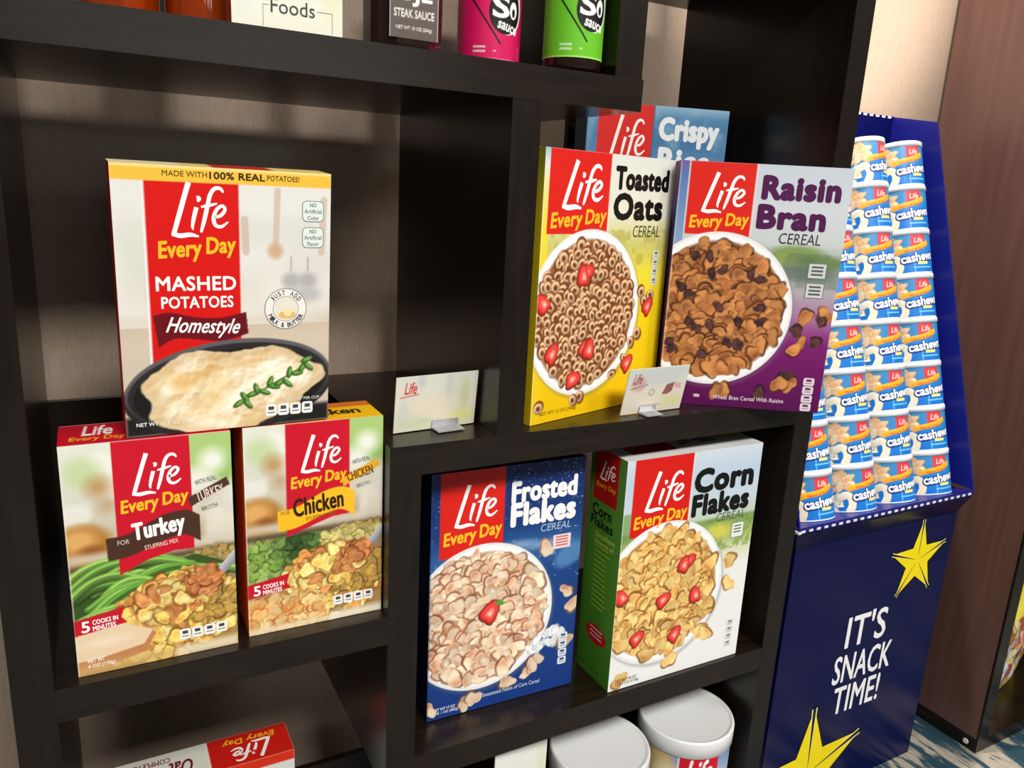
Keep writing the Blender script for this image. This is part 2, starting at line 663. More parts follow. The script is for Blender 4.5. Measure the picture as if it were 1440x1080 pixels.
    def berry(s, cx, cy, r, rot=0.0):
        c0, s0 = math.cos(rot), math.sin(rot)
        out = []
        for i in range(22):
            a = i / 22 * 6.2832
            q = r * 1.22 * (.72 + .20 * math.cos(a) + .10 * math.cos(3 * a + 1) + .05 * (s.r.rand() - .5))
            X, Y = q * math.cos(a) * 1.1, q * math.sin(a) * .85
            out.append((X * c0 - Y * s0, X * s0 + Y * c0))
        for k, ox, oy, col in ((1.10, -.0008, -.0012, (110, 44, 24)), (1.0, 0, 0, (206, 40, 40)), (.80, .0004, .0006, (234, 74, 66)), (.42, .0010, .0008, (246, 140, 122)), (.18, .0012, .0008, (252, 204, 190))):
            s.poly([(cx + ox + p[0] * k, cy + oy + p[1] * k) for p in out], col)

    def clumps(s, cx, cy, rx, ry, n, r, pals, rot=0.0, seed=None):
        for i in range(n):
            a, q = s.r.rand() * 6.28, math.sqrt(s.r.rand())
            x, y = rx * q * math.cos(a), ry * q * math.sin(a)
            X, Y = cx + x * math.cos(rot) - y * math.sin(rot), cy + x * math.sin(rot) + y * math.cos(rot)
            s.flake(X, Y, r * (0.6 + .7 * s.r.rand()), pals[s.r.randint(len(pals))], rim=0.55)

    def bowl(s, cx, cy, r, ry=None, fill=(206, 196, 184)):
        ry = ry or r
        s.ell(cx + .02 * r, cy - .03 * r, r * 1.02, ry * 1.02, (120, 120, 120), soft=.004, al=.35)
        s.ell(cx, cy, r, ry, (236, 237, 238))
        s.ell(cx, cy, r * .96, ry * .96, (250, 250, 250))
        s.ell(cx, cy, r * .90, ry * .90, (226, 226, 224))
        s.ell(cx, cy, r * .88, ry * .88, fill, soft=.004)

    def scatter(s, cx, cy, rx, ry, step):
        """jittered lattice of points inside an ellipse, drawn from the top down"""
        pts = []
        y = cy + ry
        k = 0
        while y > cy - ry:
            x = cx - rx + (k % 2) * step * .5
            while x < cx + rx:
                p = (x + (s.r.rand() - .5) * step * .8, y + (s.r.rand() - .5) * step * .8)
                if ((p[0] - cx) / rx) ** 2 + ((p[1] - cy) / ry) ** 2 < 1:
                    pts.append(p)
                x += step
            y -= step * .62
            k += 1
        return pts


def plane_grid(cv, o, U, V):
    """positions of a canvas on the plane through o spanned by unit vectors U, V"""
    o, U, V = (np.asarray(q, float) for q in (o, U, V))
    return o + cv.X[..., None] * U + cv.Y[..., None] * V


def carton(parent, w, h, t, front, sides, left=None, top=None):
    """folding carton: printed front, coloured side panels, glued end flaps"""
    m = MB()
    m.grid(plane_grid(front, (0, 0, 0), (1, 0, 0), (0, 0, 1)), front.a)
    skip = ['front']
    if left is not None:
        m.grid(plane_grid(left, (0, t, 0), (0, -1, 0), (0, 0, 1)), left.a)
        skip.append('left')
    if top is not None:
        m.grid(plane_grid(top, (0, 0, h), (1, 0, 0), (0, 1, 0)), top.a)
        skip.append('top')
    m.box((0, 0, 0), (w, t, h), sides, skip=skip)
    o = m.build('carton', M_INK, parent)
    if top is None:
        f = MB()
        f.box((0.002, t * .30, h), (w - .002, t - .0015, h + .0007), tuple(min(255, q * 1.04) for q in sides))
        f.build('top_flap', M_INK, parent)
    return o


def front_print():
    return Print(lambda u, v, z: (u, -z, v))


# ------------------------------------------------------------------ the setting
D = 0.3559
zT1, zT2, zM1, zM2 = 0.0961, 0.1330, -0.3321, -0.2946
zL1, zL2, zK1, zK2 = -0.7622, -0.7230, -0.5470, -0.5096
zB1, zB2, zF = -1.190, -1.153, -1.2928
WY = 0.47           # wall plane


def ubox(m, a, b, col=(255, 255, 255), mi=0):
    m.box(tuple(P(*a)), tuple(P(*b)), col, mi)


m = MB()
ubox(m, (-3.5, -18, zF - .06), (4.5, WY, zF))
struct(m.build('floor', M_CARPET))
m = MB()
ubox(m, (-3.5, WY, zF - .06), (4.5, WY + .08, 1.95))
struct(m.build('wall_back', M_WALL))
m = MB()
ubox(m, (-3.5, -18, 1.86), (4.5, WY, 1.95))
struct(m.build('ceiling', M_CEIL))

# ------------------------------------------------------------------ the dark bookcase
bc = thing('bookcase', 'large dark brown open bookcase with staggered shelves holding the cereal boxes', 'bookcase', P(0.43, 0, zF))


def board(name, a, b, parent, mats=M_WOOD, org=None):
    m = MB()
    o0 = parent.location
    pa, pb = P(*a) - o0, P(*b) - o0
    m.box(tuple(pa), tuple(pb))
    return m.build(name, mats, parent, bevel=0.0008)


for a, b in (((-.62, 0, zT1), (.600, D, zT2)), ((.289, 0.0004, zM1), (.947, D, zM2)), ((.289, .0004, zL1), (.947, D, zL2)),
             ((-.0588, .0004, zK1), (.289, D, zK2)), ((-.62, .0004, zB1), (.947, D, zB2)), ((.5975, .0004, .315), (.947, D, .352)),
             ((-.62, 0, .72), (.9841, D, .757))):
    board('shelf_board', a, b, bc)
for a, b in (((-.0954, 0, zB2), (-.0588, D, zT1)), ((.4253, .0006, zM2), (.4624, D, zT1)), ((.289, .0006, zL2), (.3282, D, zM1)),
             ((.5587, .0006, zT2), (.5975, D, .72)), ((.947, 0, zF), (.9841, D, .72)), ((-.62, .0004, zT2), (-.583, D, .72)),
             ((-.62, .0004, zB2), (-.583, D, zT1))):
    board('upright_panel', a, b, bc, M_WOODV)
for a, b in (((-.0588, D - .012, zK2), (.4253, D - .001, -.303)), ((-.0588, D - .012, zB2), (.947, D - .001, -.985)), ((.713, D - .012, zM2), (.947, D - .001, .150)),
             ((-.583, D - .012, zT2), (-.05, D - .001, .30)), ((.05, D - .012, zT2), (.14, D - .001, .30)), ((.262, D - .012, zT2), (.292, D - .001, .30)),  # this line and next: unseen pieces added to cut light into wall patches
             ((.405, D - .012, zT2), (.470, D - .001, .30)), ((.515, D - .012, zT2), (.5587, D - .001, .30))):
    board('back_panel', a, b, bc)
board('plinth', (-.60, .03, zF), (.947, D - .02, zB1), bc)
board('shelf_pin', (.942, .238, -.667), (.947, .244, -.661), bc, M_STEEL)

# ------------------------------------------------------------------ second bookcase behind the display
b2 = thing('bookcase', 'tall brown bookcase at the right edge, right of the blue snack display', 'bookcase', P(1.841, .07, zF))
XB = 1.841
board('side_panel', (XB, .0762, zF + .038), (XB + .036, .462, .98), b2, M_SIDE)
board('front_stile', (XB, .070, zF + .038), (XB + .040, .0758, .98), b2)
board('bottom_board', (XB, .070, zF + .002), (XB + 1.1, .462, zF + .037), b2)
for z in (-.78, -.34, .10, .54):
    board('shelf_board', (XB + .0365, .085, z), (XB + 1.06, .450, z + .035), b2)
board('back_panel', (XB + .0365, .451, zF + .038), (XB + 1.06, .462, .98), b2, M_SIDE)
board('side_panel', (XB + 1.06, .0762, zF + .038), (XB + 1.1, .462, .98), b2, M_SIDE)
m = MB()
p0 = P(XB, .098, zF + .018) - b2.location
v, f = [], []
for i in range(16):
    a = i / 16 * 6.2832
    v.append((p0.x - .0015, p0.y + .0052 * math.cos(a), p0.z + .0052 * math.sin(a)))
    v.append((p0.x, p0.y + .0062 * math.cos(a), p0.z + .0062 * math.sin(a)))
f = [tuple(range(0, 32, 2))] + [(2 * i, 2 * i + 1, (2 * i + 3) % 32, (2 * i + 2) % 32) for i in range(16)]
m.add(v, f)
m.build('screw_cover', M_LID, b2)


# ------------------------------------------------------------------ packaged food: pictures and lettering
RED = (214, 26, 20)
CRIM = (204, 18, 42)
WHT = (252, 250, 246)
SHELF_K, SHELF_M, SHELF_L = zK2, zM2, zL2


def stuffing_front(w, h, kind):
    c = Cv(w, h, seed=3 if kind == 'turkey' else 4)
    F = lambda x, y: (x * w, (1 - y) * h)
    c.vgrad([(0, (226, 230, 214)), (.25, (214, 214, 200)), (.42, (196, 178, 150)), (.52, (150, 130, 100)), (1, (176, 140, 84))])
    n = c.noise(.03, 3, 5)
    c.put((slice(None), slice(None)), np.clip((n - .5) * 3, 0, .55) * (c.Y > .5 * h), (246, 246, 240))
    # blurred kitchen: greenery, white flowers, the roast at the left
    for x, y, r, col in ((.86, .05, .20, (166, 200, 112)), (.97, .16, .10, (150, 190, 100)), (.12, .12, .10, (196, 214, 160)), (.88, .12, .08, (244, 246, 240)), (.80, .19, .07, (238, 236, 224)), (.20, .18, .07, (188, 150, 100)), (.24, .26, .05, (190, 160, 120))):
        c.ell(x * w, (1 - y) * h, r * w, r * w, col, soft=.012, al=.9)
    c.ell(*F(.08, .42), .17 * w, .14 * w, (176, 118, 50), soft=.008)
    c.ell(*F(.07, .40), .10 * w, .08 * w, (222, 170, 100), soft=.010)
    c.ell(*F(.14, .45), .07 * w, .04 * w, (148, 92, 40), soft=.006)
    c.rect(0, .50 * h, w, .54 * h, (214, 206, 190), soft=.006, al=.8)
    c.rect(0, .465 * h, w, .485 * h, (66, 54, 40), soft=.006, al=.85)
    c.rect(0, .43 * h, w, .462 * h, (170, 150, 100), soft=.006, al=.8)
    c.clumps(.85 * w, .46 * h, .16 * w, .025 * h, 40, .0035, [((190, 160, 90), (160, 140, 80), (110, 90, 50))])
    if kind == 'turkey':
        c.poly([F(0, .66), F(.3, .58), F(.75, .53), F(.98, .60), F(.9, .74), F(0, .79)], (56, 84, 34))
        for i in range(26):
            x0 = c.r.rand() * .45 - .12
            y0 = .56 + .19 * i / 26
            L = .40 + .40 * c.r.rand()
            s0 = -.02 - .16 * c.r.rand()
            k = c.r.rand()
            g = np.array((78, 128, 48.)) * (1 - k) + np.array((136, 178, 84.)) * k
            pts = spline([F(x0, y0 + .05), F(x0 + L * .33, y0 + s0 * .3), F(x0 + L * .66, y0 + s0 * .45), F(x0 + L, y0 + s0 * .35 + .03)], 5)
            c.line(pts - np.array((0, .0016)), .0078, (40, 64, 24), al=.7)
            c.line(pts, .0066, g * 1.2, g * .62)
            c.line(pts + np.array((0, .0014)), .0012, np.minimum(255, g * 1.5), al=.7)
    else:
        for i in range(170):
            x, y = .02 + .55 * c.r.rand() ** 1.1, .55 + .19 * c.r.rand()
            dark = math.exp(-((x - .36) ** 2 + (y - .57) ** 2) / .02)
            k = c.r.rand()
            g = np.array((120, 160, 60.)) * (1 - k) + np.array((176, 206, 110.)) * k
            g = g * (1 - dark) + np.array((52, 82, 40.)) * dark
            c.flake(*F(x, y), .0052, (g, g * .85, g * .5), squash=.9)
        c.clumps(.78 * w, .43 * h, .25 * w, .03 * h, 60, .005, [((214, 200, 130), (190, 170, 100), (120, 110, 60))])
    st = [((250, 222, 130), (226, 176, 74), (140, 88, 30)), ((252, 236, 160), (236, 196, 100), (160, 110, 44)), ((232, 170, 90), (206, 126, 60), (120, 66, 28))]
    c.clumps(.62 * w, .20 * h, .40 * w, .19 * h, 230, .0062, st, .1)
    c.clumps(.80 * w, .25 * h, .22 * w, .10 * h, 60, .006, [((206, 168, 84), (170, 130, 60), (110, 80, 36))])
    c.clumps(.40 * w, .085 * h, .22 * w, .07 * h, 60, .006, st)
    c.line([F(1.03, .545), F(.86, .665)], .0085, (206, 208, 212), (128, 130, 134))
    c.clumps(.60 * w, .285 * h, .23 * w, .085 * h, 130, .0068, st[:2] + [((226, 160, 96), (200, 120, 66), (128, 70, 34))], .25)
    c.clumps(.80 * w, .335 * h, .10 * w, .045 * h, 34, .0062, [((222, 150, 92), (196, 112, 62), (120, 62, 30))], .2)
    if kind == 'turkey':
        c.poly([F(0, .80), F(.30, .815), F(.47, .86), F(.42, .94), F(.20, .975), F(0, .99)], (196, 132, 84))
        c.poly([F(0, .775), F(.28, .79), F(.46, .845), F(.40, .905), F(.16, .93), F(0, .935)], (234, 208, 172))
        c.ell(*F(.18, .86), .13 * w, .02 * h, (244, 226, 200), .05, soft=.006, al=.8)
        c.rect(0, 0, w, .045 * h, (214, 176, 110), soft=.008, al=.75)
    else:
        c.clumps(.22 * w, .09 * h, .30 * w, .085 * h, 160, .006, [((240, 196, 126), (226, 160, 84), (190, 104, 44)), ((248, 216, 160), (232, 184, 110), (200, 120, 60))])
        c.rect(0, 0, w, .03 * h, (238, 220, 186), soft=.004, al=.9)
    c.rect(.60 * w, 0, w, .045 * h, (240, 234, 218), soft=.006, al=.7)
    c.rect(0, 0, .006 * w, h, (238, 234, 226))
    # panels of flat colour
    q = [F(.285, 0), F(.745, 0), F(.745, .505), F(.62, .50), F(.45, .525), F(.285, .575)]
    if kind == 'chicken':
        q = [F(.285, 0), F(.745, 0), F(.745, .46), F(.62, .465), F(.45, .50), F(.285, .535)]
    c.poly(q, CRIM)
    up = spline([F(.22, .405), F(.36, .395), F(.56, .335), F(.70, .325), F(.785, .355)], 6)
    lo = spline([F(.785, .475), F(.68, .435), F(.55, .45), F(.36, .495), F(.225, .505)], 6)
    c.poly(np.vstack([up, lo]), (74, 46, 34) if kind == 'turkey' else (246, 190, 36))
    c.poly([F(.715, .275), F(.965, .20), F(.985, .235), F(.735, .315)] if kind == 'turkey' else [F(.69, .285), F(.95, .205), F(.985, .24), F(.70, .325)], (78, 50, 40) if kind == 'turkey' else (236, 178, 48))
    c.poly([F(0, .745), F(.30, .715), F(.275, .76), F(.31, .79), F(0, .815)], (198, 22, 44))
    return c


def brand_top(w, t, base, panel, seed=1):
    c = Cv(w, t, col=base, seed=seed)
    c.rect(panel[0] * w, 0, panel[1] * w, t, CRIM)
    c.rect(0, 0, w, .0012, (246, 226, 220))
    c.rect(0, t - .001, w, t, (236, 220, 214))
    return c


def stuffing(kind, label, loc, yaw, lean, w, h, t):
    r = thing('stuffing_mix_box', label, 'box', P(*loc) + Vector((0, 0, .0004 + max(0, lean) * t)), yaw, max(lean, 0))
    top = brand_top(w, t, CRIM if kind == 'turkey' else (250, 196, 20), (0, .0))
    if kind == 'turkey':
        top.text('Life', .13 * w, .42 * t, .31 * w, .90 * t, WHT, .02, .2)
        top.text('Every Day', .06 * w, .14 * t, .38 * w, .38 * t, (250, 180, 40), .02, .1)
    else:
        top.rect(0, .72 * t, w, t, (226, 120, 40))
        top.text('Chicken', .34 * w, .30 * t, .88 * w, .66 * t, (40, 28, 10), .03, .1)
    carton(r, w, h, t, stuffing_front(w, h, kind), CRIM if kind == 'turkey' else (236, 150, 30), top=top)
    p = front_print()
    F = lambda x, y: (x * w, (1 - y) * h)
    p.brand(.315 * w, (1 - .315) * h, .725 * w, (1 - .060) * h)
    p.build('brand_lettering', r)
    p = front_print()
    if kind == 'turkey':
        p.text('Turkey', .375 * w, (1 - .445) * h, .695 * w, (1 - .345) * h, WHT, .035, .08, .10)
        p.text('FOR', .285 * w, (1 - .440) * h, .355 * w, (1 - .420) * h, (220, 205, 190), 0, 0, .05)
        p.text('STUFFING MIX', .44 * w, (1 - .472) * h, .645 * w, (1 - .452) * h, (225, 210, 195), .01, 0, .10)
        p.text('TURKEY', .765 * w, (1 - .285) * h, .945 * w, (1 - .240) * h, (225, 205, 190), .02, 0, .22)
    else:
        p.text('Chicken', .33 * w, (1 - .435) * h, .70 * w, (1 - .345) * h, (48, 30, 16), .03, .08, .10)
        p.text('FOR', .245 * w, (1 - .425) * h, .31 * w, (1 - .408) * h, (150, 110, 20), 0, 0, .05)
        p.text('STUFFING MIX', .42 * w, (1 - .462) * h, .64 * w, (1 - .445) * h, (140, 100, 20), .01, 0, .10)
        p.text('CHICKEN', .725 * w, (1 - .290) * h, .925 * w, (1 - .245) * h, (120, 76, 10), .02, 0, .22)
    p.build('title_lettering', r)
    p = front_print()
    p.text('WITH REAL', .765 * w, (1 - .215) * h, .90 * w, (1 - .193) * h, (110, 110, 104), .01, 0, .20)
    p.build('badge_lettering', r)
    p = front_print()
    p.text('BROTH', .80 * w, (1 - .335) * h, .90 * w, (1 - .316) * h, (110, 110, 104), .01, 0, .20)
    p.build('ribbon_lettering', r)
    p = front_print()
    p.text('5', .04 * w, (1 - .803) * h, .09 * w, (1 - .752) * h, WHT, .03)
    p.text('COOKS IN', .105 * w, (1 - .772) * h, .255 * w, (1 - .750) * h, WHT, .03, 0, .05)
    p.text('MINUTES', .105 * w, (1 - .800) * h, .240 * w, (1 - .778) * h, WHT, .03, 0, .05)
    p.build('cooking_time_lettering', r)
    p = front_print()
    p.facts(r, .62 * w, (1 - .925) * h, .072 * w, .050 * h)
    if kind == 'turkey':
        p.text('NET WT', .06 * w, (1 - .945) * h, .16 * w, (1 - .925) * h, WHT, .02)
        p.text('6 OZ (170g)', .06 * w, (1 - .972) * h, .22 * w, (1 - .952) * h, WHT, .02)
        p.build('weight_lettering', r)
    return r


stuffing('turkey', 'turkey stuffing mix box with green beans and a brown Turkey ribbon', (-.0377, .0143, SHELF_K), 0, 0, .133, .2115, .0576)
stuffing('chicken', 'chicken stuffing mix box with broccoli and a yellow Chicken ribbon', (.1321, .0217, SHELF_K), -.008, -.02, .132, .2107, .0568)


# ---- mashed potatoes
def mashed_front(w, h):
    c = Cv(w, h, seed=8)
    F = lambda x, y: (x * w, (1 - y) * h)
    c.vgrad([(0, (214, 213, 207)), (.3, (222, 220, 214)), (.52, (220, 212, 200)), (.56, (206, 188, 166)), (.64, (212, 196, 176)), (1, (205, 190, 172))])
    n = c.noise(.05, 2, 3)
    c.put((slice(None), slice(None)), np.clip((n - .45) * 2, 0, .5) * (c.Y > .42 * h), (240, 240, 236))
    c.ell(*F(.07, .30), .05 * w, .10 * h, (214, 218, 206), soft=.012, al=.8)
    c.line([F(.735, .07), F(.725, .26)], .0052, (208, 182, 160), al=.75)
    c.ell(*F(.722, .295), .036 * w, .030 * h, (206, 168, 130), soft=.005, al=.9)
    c.line([F(.575, .18), F(.58, .30)], .006, (196, 172, 150), al=.6)
    c.line([F(.965, .10), F(.955, .30)], .006, (200, 170, 145), al=.55)
    for x, y in ((.80, .41), (.885, .41)):
        c.line([F(x, .32), F(x, .37)], .0016, (160, 160, 160), al=.7)
        c.ell(*F(x, y), .045 * w, .030 * h, (172, 172, 172), soft=.006, al=.85)
        c.ell(*F(x + .01, y + .055), .055 * w, .030 * h, (184, 184, 184), soft=.006, al=.8)
    c.rect(0, .945 * h, w, h, (244, 192, 66))
    c.rect(0, .990 * h, w, h, (250, 222, 140))
    c.rect(.135 * w, 0.2 * h, .550 * w, .945 * h, (216, 18, 14))
    c.rect(.124 * w, 0.2 * h, .135 * w, .945 * h, (240, 238, 234))
    up = spline([F(.145, .535), F(.22, .525), F(.34, .545), F(.45, .550), F(.575, .530)], 6)
    lo = spline([F(.585, .615), F(.46, .640), F(.34, .630), F(.24, .625), F(.165, .655)], 6)
    c.poly(np.vstack([up, lo]), (104, 10, 22))
    # bowl of mash
    cx, cy = F(.505, .835)
    c.rect(0, 0, w, .075 * h, (30, 27, 28), soft=.004)
    c.ell(cx, cy, .515 * w, .190 * h, (40, 37, 39), .09)
    c.ell(cx, cy + .004, .505 * w, .180 * h, (96, 92, 94), .09)
    c.ell(cx, cy + .002, .495 * w, .172 * h, (44, 40, 42), .09)
    c.ell(cx, cy, .470 * w, .160 * h, (26, 23, 24), .09)
    n1, n2 = c.noise(.036, 3, 11), c.noise(.012, 3, 12)
    hgt = n1 * .75 + n2 * .25
    gy, gx = np.gradient(hgt, c.res)
    lam = np.clip(.80 + (-gx * .009 + gy * .016), 0.10, 1.1)
    X, Y = (c.X - cx) / w, (c.Y - cy) / h
    ang = np.arctan2(Y / .17, X / .46)
    rad = np.hypot(X / .455, (Y + .002 - .06 * X) / .180)
    rad -= .07 * np.sin(3 * ang + .6) + .05 * np.sin(7 * ang) + .10 * (n2 - .5)
    edge = np.clip((.98 - rad) / .03, 0, 1)
    lo_, hi_ = np.array((206, 160, 92.)), np.array((255, 249, 228.))
    col = lo_ + (hi_ - lo_) * np.clip(lam, 0, 1)[..., None]
    warm = np.clip((n1 - .55) * 3, 0, .6)[..., None]
    col = col * (1 - warm) + np.array((240, 206, 138.)) * warm
    rimd = np.clip((rad - .72) / .3, 0, .5)[..., None]
    col = col * (1 - rimd) + np.array((206, 170, 116.)) * rimd
    sl = (slice(None), slice(None))
    c.a[sl] = c.a * (1 - edge[..., None]) + col * edge[..., None]
    c.ell(*F(.26, .80), .05 * w, .040 * h, (232, 178, 96), .9, soft=.010, al=.65)
    c.ell(*F(.33, .775), .045 * w, .018 * h, (226, 172, 92), .7, soft=.007, al=.6)
    c.ell(*F(.55, .735), .08 * w, .012 * h, (226, 184, 110), .2, soft=.006, al=.55)
    c.line(spline([F(.52, .895), F(.62, .865), F(.70, .83), F(.80, .79), F(.88, .755)], 6), .0014, (72, 112, 48))
    for x, y, a in ((.53, .90, .6), (.56, .875, 2.2), (.60, .865, .3), (.62, .845, 1.8), (.66, .86, -.4), (.69, .82, 1.2), (.71, .84, -.2), (.74, .825, .5), (.78, .83, -.7), (.79, .785, 1.4), (.83, .79, .1), (.86, .765, .9), (.89, .765, 2.4), (.575, .905, -.9), (.88, .735, .4)):
        c.ell(*F(x, y), .0058, .0026, (52, 96, 34), a)
        c.ell(F(x, y)[0] + .0008, F(x, y)[1] + .0006, .0040, .0014, (122, 170, 78), a)
    return c


w, h, t = .1708, .2239, .0396
mp_ = thing('mashed_potatoes_box', 'mashed potatoes box with a yellow top stripe standing on two stuffing boxes', 'box', P(.0225, .0179, zK2 + .2506), .021, -.0647)
lf = Cv(t, h, .004, (196, 20, 24))
tpm = Cv(w, t, .002, (246, 214, 130), 9)
tpm.rect(.44 * w, 0, .72 * w, t, (206, 24, 20))
tpm.rect(0, 0, .3 * w, t, (248, 232, 190))
carton(mp_, w, h, t, mashed_front(w, h), (206, 24, 22), left=lf, top=tpm)
p = front_print()
p.brand(.180 * w, (1 - .335) * h, .535 * w, (1 - .055) * h)
p.build('brand_lettering', mp_)
p = front_print()
p.text('MASHED', .165 * w, (1 - .445) * h, .530 * w, (1 - .390) * h, WHT, .03)
p.text('POTATOES', .185 * w, (1 - .510) * h, .515 * w, (1 - .465) * h, WHT, .03)
p.text('Homestyle', .20 * w, (1 - .625) * h, .545 * w, (1 - .548) * h, WHT, .015, .45, -.06)
p.build('title_lettering', mp_)
p = front_print()
p.text('MADE WITH', .215 * w, (1 - .036) * h, .41 * w, (1 - .017) * h, (90, 70, 30), .005)
p.text('100% REAL', .42 * w, (1 - .040) * h, .675 * w, (1 - .014) * h, (40, 30, 16), .03)
p.text('POTATOES!', .685 * w, (1 - .036) * h, .84 * w, (1 - .017) * h, (90, 70, 30), .005)
p.build('top_banner_lettering', mp_)
for y0, b in ((.115, 'Color'), (.215, 'Flavor')):
    p = front_print()
    p.rect(.855 * w, (1 - y0 - .068) * h, .965 * w, (1 - y0 + .012) * h, (120, 150, 134), .004)
    p.rect(.859 * w, (1 - y0 - .065) * h, .961 * w, (1 - y0 + .009) * h, (228, 236, 230), .0035)
    p.text('NO', .893 * w, (1 - y0 - .012) * h, .927 * w, (1 - y0 + .003) * h, (50, 80, 66), .02)
    p.text('Artificial', .866 * w, (1 - y0 - .036) * h, .954 * w, (1 - y0 - .020) * h, (50, 80, 66), .01)
    p.text(b, .882 * w, (1 - y0 - .060) * h, .940 * w, (1 - y0 - .045) * h, (50, 80, 66), .01)
    p.build('claim_badge', mp_)
p = front_print()
cx, cy, R = .772 * w, (1 - .522) * h, .107 * w
for k, col in ((1.0, (120, 118, 114)), (.965, (240, 238, 232)), (.62, (150, 146, 140)), (.59, (232, 226, 214))):
    p.poly([(cx + R * k * math.cos(i / 36 * 6.2832), cy + R * k * math.sin(i / 36 * 6.2832)) for i in range(36)], [tuple(range(36))], col)
p.poly([(cx + R * (.42 * math.cos(i / 18 * 6.2832) + .06), cy + R * (.20 * math.sin(i / 18 * 6.2832) - .30)) for i in range(18)], [tuple(range(18))], (226, 190, 110))
p.poly([(cx + R * (.20 * math.cos(i / 14 * 6.2832) + .10), cy + R * (.20 * math.sin(i / 14 * 6.2832) - .16)) for i in range(14)], [tuple(range(14))], (244, 226, 170))
for word, a0, a1, up in (('JUST ADD', 150, 30, 1), ('MILK & BUTTER', 200, 340, 0)):
    for i, chh in enumerate(word):
        if chh == ' ':
            continue
        a = math.radians(a0 + (a1 - a0) * (i + .5) / len(word))
        x, y = cx + R * .79 * math.cos(a), cy + R * .79 * math.sin(a)
        q = .0013 if chh not in 'MW' else .0017
        p.text(chh, x - q, y - .0021, x + q, y + .0021, (70, 66, 62), .02, 0, a - math.pi / 2 if up else a + math.pi / 2)
p.build('round_stamp', mp_)
p = front_print()
p.text('NET WT 13.3 OZ (377g)', .045 * w, (1 - .965) * h, .32 * w, (1 - .945) * h, (236, 236, 232), .02)
p.build('weight_lettering', mp_)
p = front_print()
p.text('AMOUNT PER CUP', .76 * w, (1 - .905) * h, .95 * w, (1 - .893) * h, (225, 225, 220), .01)
p.facts(mp_, .665 * w, (1 - .965) * h, .058 * w, .050 * h)
p.build('small_print', mp_)


# ---- cereals
FLK = ((246, 214, 140), (222, 166, 86), (150, 90, 36))
FRO = ((248, 228, 200), (222, 170, 134), (150, 92, 62))
BRN = ((206, 142, 84), (160, 94, 48), (84, 42, 20))
RSN = ((96, 60, 58), (56, 32, 34), (28, 16, 18))


